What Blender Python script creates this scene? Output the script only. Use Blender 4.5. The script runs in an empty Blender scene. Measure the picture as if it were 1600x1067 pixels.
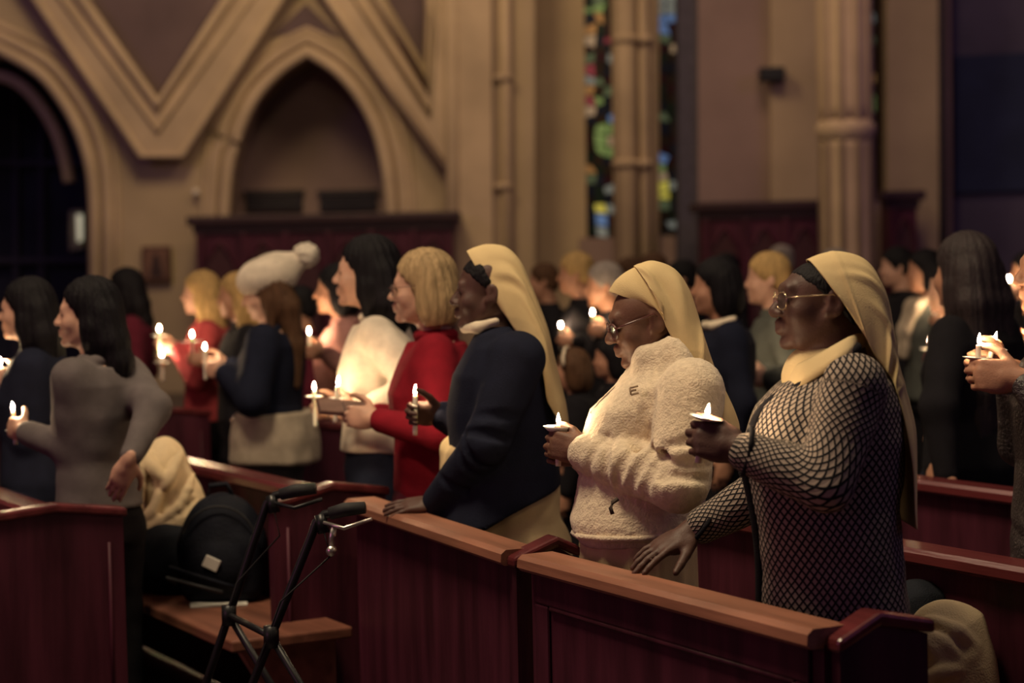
import bpy, bmesh, math, random
import numpy as np
from mathutils import Vector, Matrix

random.seed(11)
RNG = np.random.RandomState(5)
sc = bpy.context.scene
COL = sc.collection

# ---------------------------------------------------------------- camera, world, light, exposure
FPX, CAM_H, ROLL = 3000.0, 1.65, math.radians(1.2)
PITCH = math.atan(128.5 / FPX)
CAM_M = Matrix.Rotation(math.pi / 2 - PITCH, 3, 'X') @ Matrix.Rotation(-ROLL, 3, 'Z')
cam_d = bpy.data.cameras.new('camera')
cam = bpy.data.objects.new('camera', cam_d)
COL.objects.link(cam)
cam.matrix_world = Matrix.Translation((0, 0, CAM_H)) @ CAM_M.to_4x4()
cam_d.sensor_width = 36.0
cam_d.lens = FPX / 1600 * 36.0
cam_d.clip_end = 200
cam_d.dof.use_dof = True
cam_d.dof.focus_distance = 4.95
cam_d.dof.aperture_fstop = 2.2
sc.camera = cam

sc.view_settings.view_transform = 'Standard'
sc.view_settings.look = 'None'
sc.view_settings.gamma = 1.0
sc.view_settings.use_curve_mapping = False
sc.view_settings.exposure = 0.0
sc.cycles.use_denoising = True
sc.cycles.max_bounces = 6

world = bpy.data.worlds.new('dim church air')
sc.world = world
world.use_nodes = True
world.node_tree.nodes['Background'].inputs[0].default_value = (0.019, 0.011, 0.0175, 1)
world.node_tree.nodes['Background'].inputs[1].default_value = 1.0


def area(name, loc, aim, power, size, col):
    l = bpy.data.lights.new(name, 'AREA')
    l.energy = power
    l.size = size
    l.color = col
    o = bpy.data.objects.new(name, l)
    COL.objects.link(o)
    o.location = loc
    o.rotation_euler = (Vector(aim) - Vector(loc)).to_track_quat('-Z', 'Y').to_euler()
    return o


area('nave_lamp', (-1.9, 4.3, 7.2), (0.1, 5.4, 1.0), 385, 1.6, (1.0, 0.78, 0.50))
area('coat_fill_east', (2.6, 5.2, 7.4), (1.1, 4.8, 0.8), 70, 1.6, (1.0, 0.78, 0.52))  # unseen fill added to brighten the tan coat and the veil back
area('front_lamp', (-4.8, 3.6, 6.0), (0.2, 5.5, 1.2), 13, 2.0, (1.0, 0.74, 0.56))
area('rear_nave_lamp', (-1.2, 11.5, 8.0), (-0.3, 11.5, 1.0), 75, 2.5, (1.0, 0.74, 0.50))
area('wall_lamp_west', (-3.0, 18.5, 9.5), (-3.6, 25.0, 3.4), 345, 2.5, (1.0, 0.75, 0.43))
area('wall_lamp_east', (2.6, 18.0, 9.5), (3.0, 25.0, 3.0), 190, 2.5, (1.0, 0.70, 0.48))
area('stage_glow', (-7.5, 1.0, 3.0), (0, 6, 0.8), 52, 3.0, (0.85, 0.22, 0.50))
area('purple_wall_glow_west', (-9.0, 17.0, 6.0), (-6.0, 25.0, 4.0), 45, 2.0, (0.50, 0.26, 1.0))
area('purple_wall_glow_east', (8.0, 17.0, 6.0), (5.0, 25.0, 3.0), 45, 2.0, (0.55, 0.26, 0.9))
area('blue_glow', (6.5, 1.5, 3.4), (1.0, 6, 1.0), 13, 3.0, (0.25, 0.28, 1.0))

# ---------------------------------------------------------------- pixel helpers: a pixel plus a world depth (or height) gives a world point


def ray(px, py):
    return CAM_M @ Vector(((px - 800) / FPX, -(py - 533.5) / FPX, -1.0))


def P(px, py, d):
    r = ray(px, py)
    return Vector((0, 0, CAM_H)) + r * (d / r.y)


def PZ(px, py, z):
    r = ray(px, py)
    return Vector((0, 0, CAM_H)) + r * ((z - CAM_H) / r.z)


# ---------------------------------------------------------------- materials
MATS = {}


def mat(name, col, rough=0.75, var=0.18, scale=14.0, bump=0.0, bscale=60.0, metal=0.0, stretch=None, spec=0.35, sheen=0.0, trans=0.0):
    if name in MATS:
        return MATS[name]
    m = bpy.data.materials.new(name)
    MATS[name] = m
    m.use_nodes = True
    nt = m.node_tree
    b = nt.nodes['Principled BSDF']
    b.inputs['Roughness'].default_value = rough
    b.inputs['Metallic'].default_value = metal
    b.inputs['Specular IOR Level'].default_value = spec
    if sheen:
        b.inputs['Sheen Weight'].default_value = sheen
        b.inputs['Sheen Roughness'].default_value = 0.5
    if trans:
        b.inputs['Subsurface Weight'].default_value = trans
        b.inputs['Subsurface Radius'].default_value = (0.02, 0.012, 0.006)
        b.inputs['Subsurface Scale'].default_value = 0.5
    tc = nt.nodes.new('ShaderNodeTexCoord')
    mp = nt.nodes.new('ShaderNodeMapping')
    if stretch:
        mp.inputs['Scale'].default_value = stretch
    nt.links.new(tc.outputs['Object'], mp.inputs['Vector'])
    n = nt.nodes.new('ShaderNodeTexNoise')
    n.inputs['Scale'].default_value = scale
    n.inputs['Detail'].default_value = 4.0
    nt.links.new(mp.outputs['Vector'], n.inputs['Vector'])
    cr = nt.nodes.new('ShaderNodeValToRGB')
    cr.color_ramp.elements[0].position = 0.3
    cr.color_ramp.elements[1].position = 0.7
    cr.color_ramp.elements[0].color = (*[max(0, c * (1 - var)) for c in col], 1)
    cr.color_ramp.elements[1].color = (*[min(1, c * (1 + var)) for c in col], 1)
    nt.links.new(n.outputs['Fac'], cr.inputs['Fac'])
    nt.links.new(cr.outputs['Color'], b.inputs['Base Color'])
    if bump:
        n2 = nt.nodes.new('ShaderNodeTexNoise')
        n2.inputs['Scale'].default_value = bscale
        n2.inputs['Detail'].default_value = 3.0
        nt.links.new(mp.outputs['Vector'], n2.inputs['Vector'])
        bp = nt.nodes.new('ShaderNodeBump')
        bp.inputs['Strength'].default_value = bump
        bp.inputs['Distance'].default_value = 0.01
        nt.links.new(n2.outputs['Fac'], bp.inputs['Height'])
        nt.links.new(bp.outputs['Normal'], b.inputs['Normal'])
    return m


def glow(name, col, strength):
    if name in MATS:
        return MATS[name]
    m = bpy.data.materials.new(name)
    MATS[name] = m
    m.use_nodes = True
    b = m.node_tree.nodes['Principled BSDF']
    b.inputs['Base Color'].default_value = (*col, 1)
    b.inputs['Emission Color'].default_value = (*col, 1)
    b.inputs['Emission Strength'].default_value = strength
    return m


def lattice_mat(name):
    """open knit: pale diamonds between dark yarn, laid out on the garment's UV map"""
    m = bpy.data.materials.new(name)
    m.use_nodes = True
    nt = m.node_tree
    b = nt.nodes['Principled BSDF']
    b.inputs['Roughness'].default_value = 0.85
    b.inputs['Specular IOR Level'].default_value = 0.2
    uv = nt.nodes.new('ShaderNodeTexCoord')
    sp = nt.nodes.new('ShaderNodeSeparateXYZ')
    nt.links.new(uv.outputs['UV'], sp.inputs[0])
    nz = nt.nodes.new('ShaderNodeTexNoise')
    nz.inputs['Scale'].default_value = 9
    nt.links.new(uv.outputs['UV'], nz.inputs['Vector'])

    def mth(op, a, b_=None):
        k = nt.nodes.new('ShaderNodeMath')
        k.operation = op
        for i, v in enumerate((a, b_)):
            if v is None:
                continue
            if isinstance(v, (int, float)):
                k.inputs[i].default_value = v
            else:
                nt.links.new(v, k.inputs[i])
        return k.outputs[0]
    u = mth('MULTIPLY', sp.outputs[0], 1.0)
    v = mth('ADD', sp.outputs[1], mth('MULTIPLY', nz.outputs['Fac'], 0.012))
    KU, KV = 50.0, 42.0
    a = mth('ADD', mth('MULTIPLY', u, KU), mth('MULTIPLY', v, KV))
    c = mth('SUBTRACT', mth('MULTIPLY', u, KU), mth('MULTIPLY', v, KV))
    la = mth('ABSOLUTE', mth('SUBTRACT', mth('FRACT', a), 0.5))
    lc = mth('ABSOLUTE', mth('SUBTRACT', mth('FRACT', c), 0.5))
    mx = mth('MAXIMUM', la, lc)
    ramp = nt.nodes.new('ShaderNodeValToRGB')
    ramp.color_ramp.elements[0].position = 0.30
    ramp.color_ramp.elements[0].color = (0.32, 0.262, 0.215, 1)
    ramp.color_ramp.elements[1].position = 0.385
    ramp.color_ramp.elements[1].color = (0.006, 0.006, 0.009, 1)
    nt.links.new(mx, ramp.inputs[0])
    nt.links.new(ramp.outputs[0], b.inputs['Base Color'])
    bp = nt.nodes.new('ShaderNodeBump')
    bp.inputs['Strength'].default_value = 0.6
    bp.inputs['Distance'].default_value = 0.004
    nt.links.new(mx, bp.inputs['Height'])
    nt.links.new(bp.outputs['Normal'], b.inputs['Normal'])
    return m


def skin(name, col):
    return mat('skin_' + name, col, 0.55, 0.12, 30, 0.12, 220, spec=0.4, trans=0.08)


def cloth(name, col, rough=0.9, bump=0.35, bscale=300, var=0.15, sheen=0.0):
    return mat('cloth_' + name, col, rough, var, 18, bump, bscale, spec=0.15, sheen=sheen)


SK_DARK = skin('deep_brown', (0.085, 0.040, 0.030))
SK_BROWN = skin('brown', (0.16, 0.078, 0.050))
SK_PALE = skin('pale', (0.50, 0.285, 0.20))
SK_TAN = skin('tan', (0.40, 0.20, 0.125))
VEIL = mat('veil_cream', (0.66, 0.505, 0.265), 0.85, 0.08, 9, 0.2, 400, spec=0.15)
CREAM = mat('cream_cotton', (0.58, 0.45, 0.25), 0.9, 0.08, 9, 0.2, 300, spec=0.15)
FLEECE = mat('fleece_white', (0.70, 0.585, 0.43), 0.95, 0.10, 60, 0.45, 170, spec=0.1, sheen=0.2)
WOOD = mat('mahogany', (0.095, 0.018, 0.020), 0.26, 0.35, 6, 0.10, 30, stretch=(0.25, 3.0, 3.0), spec=0.45)
WOOD_V = mat('mahogany_upright', (0.060, 0.0125, 0.023), 0.5, 0.40, 6, 0.10, 30, stretch=(3.0, 3.0, 0.3), spec=0.22)
WOOD_T = mat('worn_rail_wood', (0.27, 0.115, 0.072), 0.36, 0.30, 7, 0.08, 40, stretch=(0.25, 3.0, 3.0), spec=0.5)
SEATW = mat('seat_wood', (0.17, 0.068, 0.045), 0.4, 0.3, 7, 0.08, 40, stretch=(0.25, 3.0, 3.0), spec=0.35)
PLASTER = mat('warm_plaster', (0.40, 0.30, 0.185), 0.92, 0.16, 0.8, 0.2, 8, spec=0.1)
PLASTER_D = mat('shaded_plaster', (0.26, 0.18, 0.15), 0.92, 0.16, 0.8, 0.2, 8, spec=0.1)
STONE = mat('pale_stone', (0.46, 0.34, 0.215), 0.85, 0.15, 1.5, 0.2, 12, spec=0.15)
OPENING_DARK = mat('dark_opening', (0.020, 0.018, 0.028), 0.9, 0.2, 2)
BLACKM = mat('black_metal', (0.015, 0.015, 0.017), 0.35, 0.2, 20, metal=0.3)
SILVER = mat('brushed_steel', (0.62, 0.58, 0.52), 0.28, 0.08, 40, metal=0.9)
RUBBER = mat('black_rubber', (0.016, 0.016, 0.018), 0.7, 0.2, 30)
WAX = mat('candle_wax', (0.80, 0.74, 0.62), 0.5, 0.05, 20, trans=0.3)
PAPER = mat('white_paper', (0.80, 0.77, 0.70), 0.85, 0.04, 20)
WICKM = mat('wick', (0.03, 0.02, 0.015), 0.9)
FLAME = glow('candle_flame', (1.0, 0.70, 0.40), 1150.0)
EYEM = mat('eye_brown', (0.05, 0.03, 0.025), 0.1, 0.1, 5, spec=0.6)

# ---------------------------------------------------------------- object helpers


def link(name, me, m=None, parent=None, smooth=False):
    o = bpy.data.objects.new(name, me)
    COL.objects.link(o)
    if m:
        me.materials.append(m)
    if parent:
        o.parent = parent
    if smooth:
        me.polygons.foreach_set('use_smooth', np.ones(len(me.polygons), bool))
    return o


def pymesh(name, v, f, m=None, parent=None, smooth=False):
    me = bpy.data.meshes.new(name)
    me.from_pydata([tuple(map(float, p)) for p in v], [], [tuple(map(int, q)) for q in f])
    me.update()
    return link(name, me, m, parent, smooth)


def bmobj(name, bm, m=None, parent=None, smooth=False):
    me = bpy.data.meshes.new(name)
    bmesh.ops.recalc_face_normals(bm, faces=bm.faces)
    bm.to_mesh(me)
    bm.free()
    return link(name, me, m, parent, smooth)


def empty(name, loc=(0, 0, 0), rz=0.0):
    o = bpy.data.objects.new(name, None)
    COL.objects.link(o)
    o.empty_display_size = 0.1
    o.location = loc
    o.rotation_euler = (0, 0, rz)
    return o


def tag(o, label=None, cat=None, group=None, kind=None):
    for k, v in (('label', label), ('category', cat), ('group', group), ('kind', kind)):
        if v:
            o[k] = v
    return o


def b_box(bm, lo, hi, bev=0.0):
    r = bmesh.ops.create_cube(bm, size=1.0)
    vs = r['verts']
    for v in vs:
        v.co = Vector([lo[i] + (v.co[i] + 0.5) * (hi[i] - lo[i]) for i in range(3)])
    if bev:
        es = list({e for v in vs for e in v.link_edges})
        bmesh.ops.bevel(bm, geom=es, offset=bev, segments=2, affect='EDGES', profile=0.5)


def b_prism(bm, pts, direction):
    """closed polygon of 3D points pushed along a vector"""
    dv = Vector(direction)
    a = [bm.verts.new(p) for p in pts]
    b = [bm.verts.new(Vector(p) + dv) for p in pts]
    n = len(pts)
    bm.faces.new(a)
    bm.faces.new(b[::-1])
    for i in range(n):
        j = (i + 1) % n
        bm.faces.new((a[j], a[i], b[i], b[j]))


def b_tube(bm, pts, r, seg=8, closed=False):
    pts = [Vector(p) for p in pts]
    n = len(pts)
    rs = r if isinstance(r, (list, tuple)) else [r] * n
    rings = []
    up = Vector((0, 0, 1))
    for i, p in enumerate(pts):
        if closed:
            t = pts[(i + 1) % n] - pts[i - 1]
        else:
            t = pts[min(i + 1, n - 1)] - pts[max(i - 1, 0)]
        t.normalize()
        a = up if abs(t.dot(up)) < 0.95 else Vector((1, 0, 0))
        s = t.cross(a).normalized()
        q = s.cross(t).normalized()
        rings.append([bm.verts.new(p + (s * math.cos(2 * math.pi * k / seg) + q * math.sin(2 * math.pi * k / seg)) * rs[i]) for k in range(seg)])
    for i in range(n if closed else n - 1):
        A, B = rings[i], rings[(i + 1) % n]
        for k in range(seg):
            bm.faces.new((A[k], A[(k + 1) % seg], B[(k + 1) % seg], B[k]))
    if not closed:
        bm.faces.new(rings[0][::-1])
        bm.faces.new(rings[-1])


def b_lathe(bm, prof, c=(0, 0, 0), seg=16):
    """profile of (radius, z); radius 0 closes it"""
    rings = []
    for r, z in prof:
        if r <= 1e-6:
            rings.append([bm.verts.new((c[0], c[1], c[2] + z))])
        else:
            rings.append([bm.verts.new((c[0] + r * math.cos(2 * math.pi * k / seg), c[1] + r * math.sin(2 * math.pi * k / seg), c[2] + z)) for k in range(seg)])
    for A, B in zip(rings[:-1], rings[1:]):
        for k in range(seg):
            j = (k + 1) % seg
            q = [A[k % len(A)], A[j % len(A)], B[j % len(B)], B[k % len(B)]]
            u = []
            for x in q:
                if x not in u:
                    u.append(x)
            if len(u) > 2:
                bm.faces.new(u)
    if len(rings[0]) > 1:
        bm.faces.new(rings[0][::-1])
    if len(rings[-1]) > 1:
        bm.faces.new(rings[-1])


def tube(name, pts, r, m, parent=None, seg=8, closed=False):
    bm = bmesh.new()
    b_tube(bm, pts, r, seg, closed)
    return bmobj(name, bm, m, parent, True)


def box(name, lo, hi, m, parent=None, bev=0.0):
    bm = bmesh.new()
    b_box(bm, lo, hi, bev)
    return bmobj(name, bm, m, parent)


def lathe(name, prof, m, parent=None, c=(0, 0, 0), seg=16):
    bm = bmesh.new()
    b_lathe(bm, prof, c, seg)
    return bmobj(name, bm, m, parent, True)


def prism(name, pts, direction, m, parent=None):
    bm = bmesh.new()
    b_prism(bm, pts, direction)
    return bmobj(name, bm, m, parent)


def catmull(pts, n):
    pts = np.array(pts, float)
    m = len(pts)
    t = np.linspace(0, m - 1, n)
    i = np.clip(t.astype(int), 0, m - 2)
    u = (t - i)[:, None]
    p0, p1, p2, p3 = pts[np.maximum(i - 1, 0)], pts[i], pts[i + 1], pts[np.minimum(i + 2, m - 1)]
    return 0.5 * (2 * p1 + (p2 - p0) * u + (2 * p0 - 5 * p1 + 4 * p2 - p3) * u ** 2 + (3 * p1 - p0 - 3 * p2 + p3) * u ** 3)


# ---------------------------------------------------------------- distance-field modelling: limbs, torsos and cloth grow into one smooth surface


class Vol:
    def __init__(s, lo, hi, h):
        s.h = h
        s.lo = np.array(lo, float)
        s.n = np.ceil((np.array(hi, float) - s.lo) / h).astype(int) + 1
        s.f = np.full(s.n, 9.0, np.float32)
        s.ax = [(s.lo[i] + np.arange(s.n[i]) * h).astype(np.float32) for i in range(3)]

    def _blk(s, lo, hi, pad):
        i0 = np.clip(np.floor((np.array(lo) - pad - s.lo) / s.h).astype(int), 0, s.n)
        i1 = np.clip(np.ceil((np.array(hi) + pad - s.lo) / s.h).astype(int) + 1, 0, s.n)
        if (i1 <= i0).any():
            return None
        sl = tuple(slice(a, b) for a, b in zip(i0, i1))
        return sl, s.ax[0][sl[0]][:, None, None], s.ax[1][sl[1]][None, :, None], s.ax[2][sl[2]][None, None, :]

    def _mix(s, sl, d, k, sub):
        a = s.f[sl]
        if sub:
            d = -d
            hh = np.maximum(k - np.abs(a - d), 0) / k
            s.f[sl] = np.maximum(a, d) + hh * hh * k * 0.25
        else:
            hh = np.maximum(k - np.abs(a - d), 0) / k
            s.f[sl] = np.minimum(a, d) - hh * hh * k * 0.25

    def cap(s, a, b, r1, r2=None, k=0.02, sub=False):
        r2 = r1 if r2 is None else r2
        a, b = np.array(a, float), np.array(b, float)
        R = max(r1, r2)
        q = s._blk(np.minimum(a, b) - R, np.maximum(a, b) + R, k + 2.5 * s.h)
        if q is None:
            return
        sl, X, Y, Z = q
        ba = b - a
        L = max(float(ba @ ba), 1e-9)
        x, y, z = X - a[0], Y - a[1], Z - a[2]
        t = np.clip((x * ba[0] + y * ba[1] + z * ba[2]) / L, 0, 1)
        d = np.sqrt((x - t * ba[0]) ** 2 + (y - t * ba[1]) ** 2 + (z - t * ba[2]) ** 2) - (r1 + t * (r2 - r1))
        s._mix(sl, d, k, sub)

    def chain(s, pts, rs, k=0.02):
        for i in range(len(pts) - 1):
            s.cap(pts[i], pts[i + 1], rs[i], rs[i + 1], k)

    def ell(s, c, r, k=0.02, M=None, sub=False):
        c = np.array(c, float)
        R = max(r)
        if M is None:
            q = s._blk(c - np.array(r), c + np.array(r), k + 2.5 * s.h)
        else:
            e = np.sqrt(((np.array(M) * np.array(r)[None, :]) ** 2).sum(1))
            q = s._blk(c - e, c + e, k + 2.5 * s.h)
        if q is None:
            return
        sl, X, Y, Z = q
        x, y, z = X - c[0], Y - c[1], Z - c[2]
        if M is not None:
            M = np.array(M)
            x, y, z = (x * M[0, i] + y * M[1, i] + z * M[2, i] for i in range(3))
        k0 = np.sqrt((x / r[0]) ** 2 + (y / r[1]) ** 2 + (z / r[2]) ** 2)
        k1 = np.sqrt((x / r[0] ** 2) ** 2 + (y / r[1] ** 2) ** 2 + (z / r[2] ** 2) ** 2) + 1e-9
        s._mix(sl, k0 * (k0 - 1) / k1, k, sub)

    def box(s, c, hb, rad=0.01, k=0.02, M=None, sub=False):
        c = np.array(c, float)
        hb = np.array(hb, float)
        e = hb if M is None else np.abs(np.array(M)) @ hb
        q = s._blk(c - e, c + e, k + 2.5 * s.h)
        if q is None:
            return
        sl, X, Y, Z = q
        x, y, z = X - c[0], Y - c[1], Z - c[2]
        if M is not None:
            M = np.array(M)
            x, y, z = (x * M[0, i] + y * M[1, i] + z * M[2, i] for i in range(3))
        qx, qy, qz = np.abs(x) - hb[0] + rad, np.abs(y) - hb[1] + rad, np.abs(z) - hb[2] + rad
        d = np.sqrt(np.maximum(qx, 0) ** 2 + np.maximum(qy, 0) ** 2 + np.maximum(qz, 0) ** 2) + np.minimum(np.maximum(qx, np.maximum(qy, qz)), 0) - rad
        s._mix(sl, d, k, sub)

    def loft(s, rows, k=0.03, p=2.3, rot=0.0):
        """stack of ovals: (z, x_left, x_right, y_centre, half_width)"""
        rows = sorted(rows)
        zz = np.array([r[0] for r in rows])
        A = np.array(rows)
        m = float(A[:, 4].max())
        q = s._blk((A[:, 1].min(), (A[:, 3] - A[:, 4]).min(), zz[0]), (A[:, 2].max(), (A[:, 3] + A[:, 4]).max(), zz[-1]), k + 2.5 * s.h + (0.05 if rot else 0))
        if q is None:
            return
        sl, X, Y, Z = q
        z = Z[0, 0]
        xl, xr, yc, b = (np.interp(z, zz, A[:, i])[None, None, :].astype(np.float32) for i in (1, 2, 3, 4))
        a = np.maximum((xr - xl) * 0.5, 1e-3)
        dx, dy = X - (xl + xr) * 0.5, Y - yc
        if rot:
            c_, s_ = math.cos(rot), math.sin(rot)
            dx, dy = dx * c_ + dy * s_, -dx * s_ + dy * c_
        kk = (np.abs(dx / a) ** p + np.abs(dy / b) ** p) ** (1 / p)
        d = (kk - 1) * np.minimum(a, b)
        d = np.maximum(d, np.maximum(Z - zz[-1], zz[0] - Z))
        s._mix(sl, d.astype(np.float32), k, False)

    def cut(s, n, o):
        """keep only the side of the plane the normal points away from"""
        n = np.array(n, float)
        n /= np.linalg.norm(n)
        d = (s.ax[0] * n[0])[:, None, None] + (s.ax[1] * n[1])[None, :, None] + (s.ax[2] * n[2])[None, None, :] - float(n @ np.array(o))
        s.f = np.maximum(s.f, d.astype(np.float32))

    def extract(s):
        f, h = s.f, s.h
        for ax in range(3):
            i = [slice(None)] * 3
            for e in (0, -1):
                i[ax] = e
                f[tuple(i)] = np.maximum(f[tuple(i)], h)
        g = f < 0
        c = np.zeros(np.array(f.shape) - 1, np.int8)
        corners = [(i, j, k) for i in (0, 1) for j in (0, 1) for k in (0, 1)]
        for i, j, k in corners:
            c += g[i:f.shape[0] - 1 + i, j:f.shape[1] - 1 + j, k:f.shape[2] - 1 + k]
        mixed = (c > 0) & (c < 8)
        idx = np.argwhere(mixed)
        fv = np.stack([f[idx[:, 0] + i, idx[:, 1] + j, idx[:, 2] + k] for i, j, k in corners], 1)
        acc = np.zeros((len(idx), 3))
        cnt = np.zeros(len(idx))
        cc = np.array(corners, float)
        for a in range(8):
            for b in range(a + 1, 8):
                if np.abs(cc[a] - cc[b]).sum() != 1:
                    continue
                x = (fv[:, a] < 0) != (fv[:, b] < 0)
                t = fv[x, a] / (fv[x, a] - fv[x, b])
                acc[x] += cc[a] + t[:, None] * (cc[b] - cc[a])
                cnt[x] += 1
        v = (idx + acc / cnt[:, None]) * h + s.lo
        ids = np.full(mixed.shape, -1, np.int32)
        ids[mixed] = np.arange(len(idx))
        quads = []
        for ax in range(3):
            o1, o2 = (ax + 1) % 3, (ax + 2) % 3
            lo_, hi_ = [slice(None)] * 3, [slice(None)] * 3
            lo_[ax], hi_[ax] = slice(0, -1), slice(1, None)
            dif = np.argwhere(g[tuple(lo_)] != g[tuple(hi_)])
            ok = (dif[:, o1] > 0) & (dif[:, o2] > 0) & (dif[:, o1] < f.shape[o1] - 1) & (dif[:, o2] < f.shape[o2] - 1)
            dif = dif[ok]
            neg = g[dif[:, 0], dif[:, 1], dif[:, 2]]
            q = []
            for d1, d2 in ((-1, -1), (0, -1), (0, 0), (-1, 0)):
                e = dif.copy()
                e[:, o1] += d1
                e[:, o2] += d2
                q.append(ids[e[:, 0], e[:, 1], e[:, 2]])
            q = np.stack(q, 1)
            q[~neg] = q[~neg][:, ::-1]
            quads.append(q)
        return v, np.concatenate(quads)


def np_normals(v, q):
    n = np.cross(v[q[:, 2]] - v[q[:, 0]], v[q[:, 3]] - v[q[:, 1]])
    out = np.zeros_like(v)
    for i in range(4):
        for a in range(3):
            out[:, a] += np.bincount(q[:, i], n[:, a], len(v))
    return out / (np.linalg.norm(out, axis=1)[:, None] + 1e-12)


def np_smooth(v, q, it=1):
    for _ in range(it):
        s = np.zeros_like(v)
        c = np.zeros(len(v))
        for i in range(4):
            j = (i + 1) % 4
            for a, b in ((q[:, i], q[:, j]), (q[:, j], q[:, i])):
                for ax in range(3):
                    s[:, ax] += np.bincount(a, v[b, ax], len(v))
                c += np.bincount(a, minlength=len(v))
        v = 0.5 * v + 0.5 * s / np.maximum(c, 1)[:, None]
    return v


def wob(v, f, seed, n=6):
    r = np.random.RandomState(seed)
    o = np.zeros(len(v))
    for _ in range(n):
        d = r.normal(size=3)
        d *= f * r.uniform(0.6, 1.5) / np.linalg.norm(d)
        o += np.sin(v @ d + r.uniform(0, 6.28))
    return o / n ** 0.5


def qmesh(name, v, q, m, parent=None, uv=None):
    me = bpy.data.meshes.new(name)
    me.vertices.add(len(v))
    me.vertices.foreach_set('co', v.astype(np.float32).ravel())
    me.loops.add(q.size)
    me.loops.foreach_set('vertex_index', q.astype(np.int32).ravel())
    me.polygons.add(len(q))
    me.polygons.foreach_set('loop_start', np.arange(0, q.size, 4, dtype=np.int32))
    me.update(calc_edges=True)
    if uv is not None:
        l = me.uv_layers.new(name='cloth')
        l.data.foreach_set('uv', uv[q.ravel()].astype(np.float32).ravel())
    return link(name, me, m, parent, True)


def vmesh(name, V, m, parent=None, disp=None, smooth=1):
    """surface of a field as an object; disp(v, n) -> push along the normal"""
    v, q = V.extract()
    v = np_smooth(v, q, smooth)
    if disp is not None:
        n = np_normals(v, q)
        v = v + n * disp(v, n)[:, None]
    return qmesh(name, v, q, m, parent)

# ---------------------------------------------------------------- people


def frame(f, u):
    f = Vector(f).normalized()
    u = Vector(u)
    u = (u - f * u.dot(f)).normalized()
    l = u.cross(f)
    return np.array([[f[i], l[i], u[i]] for i in range(3)])


def head_frame(yaw=0.0, pitch=0.0, tilt=0.0):
    """facing -X; yaw>0 turns to the camera (-Y), pitch>0 looks down"""
    f = Vector((-math.cos(pitch) * math.cos(yaw), -math.cos(pitch) * math.sin(yaw), -math.sin(pitch)))
    l = Vector((math.sin(yaw), -math.cos(yaw), 0))
    u = f.cross(l)
    u = u + l * math.tan(tilt)
    return frame(f, u)


def head(V, c, M, s=1.0, fine=True, nose=1.0, lips=1.0, flat=0.0):
    c = np.array(c, float)

    def T(f, l, u):
        return c + M @ (np.array([f, l, u]) * s)

    def E(p, r, k=0.012, sub=False):
        V.ell(T(*p), [x * s for x in r], k * s, M, sub)

    def Cp(a, b, r1, r2, k=0.01, sub=False):
        V.cap(T(*a), T(*b), r1 * s, r2 * s, k * s, sub)
    E((-0.012, 0, 0.036 - flat * 0.55), (0.094, 0.076, 0.083 - flat * 0.45), 0.02)
    E((0.028, 0, -0.030), (0.062, 0.060, 0.082), 0.02)
    E((0.032, 0, -0.075), (0.048, 0.048, 0.036), 0.02)
    for sd in (-1, 1):
        Cp((0.002, 0.056 * sd, -0.045), (0.050, 0.026 * sd, -0.094), 0.017, 0.017, 0.02)
        E((0.056, 0.036 * sd, -0.034), (0.030, 0.026, 0.028), 0.02)
        if fine:
            E((0.096, 0.031 * sd, 0.001), (0.017, 0.019, 0.012), 0.014, True)
            E((0.0745, 0.031 * sd, 0.001), (0.0135, 0.0155, 0.0135), 0.004)
    E((0.076, 0, -0.100), (0.018, 0.020, 0.016), 0.014)
    if fine:
        Cp((0.080, -0.030, 0.022), (0.080, 0.030, 0.022), 0.011, 0.011, 0.016)
    Cp((0.086, 0, 0.006), (0.106, 0, -0.030), 0.0075, 0.0115 * nose, 0.010)
    if fine:
        for sd in (-1, 1):
            E((0.098, 0.0135 * sd * nose, -0.034), (0.011, 0.0085 * nose, 0.008), 0.006)
            Cp((0.094, 0.0, -0.056), (0.082, 0.021 * sd, -0.060), 0.0078 * lips, 0.005, 0.004)
            Cp((0.092, 0.0, -0.0705), (0.081, 0.019 * sd, -0.0675), 0.0088 * lips, 0.005, 0.004)
            Cp((0.105, 0.0, -0.0633), (0.091, 0.022 * sd, -0.0640), 0.0012, 0.0012, 0.003, True)
    else:
        E((0.088, 0, -0.063), (0.012, 0.022, 0.011), 0.008)
    for sd in (-1, 1):
        Me = M @ np.array(Matrix.Rotation(-0.35 * sd, 3, 'Z'))
        V.ell(T(-0.012, 0.079 * sd, -0.008), [0.021 * s, 0.009 * s, 0.032 * s], 0.006 * s, Me)
        V.ell(T(0.004, 0.074 * sd, -0.028), [0.010 * s, 0.008 * s, 0.012 * s], 0.006 * s, Me)
        if fine:
            V.ell(T(-0.010, 0.090 * sd, -0.004), [0.011 * s, 0.007 * s, 0.019 * s], 0.005 * s, Me, True)


FL = (0.074, 0.083, 0.077, 0.060)


def wrist_for(g, fd, dorsal, s=1.0):
    """where the wrist goes when a closed hand grips a stick at g"""
    return Vector(np.array(g, float) - frame(fd, dorsal) @ (np.array([0.092, 0.0, -0.027]) * s))



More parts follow.
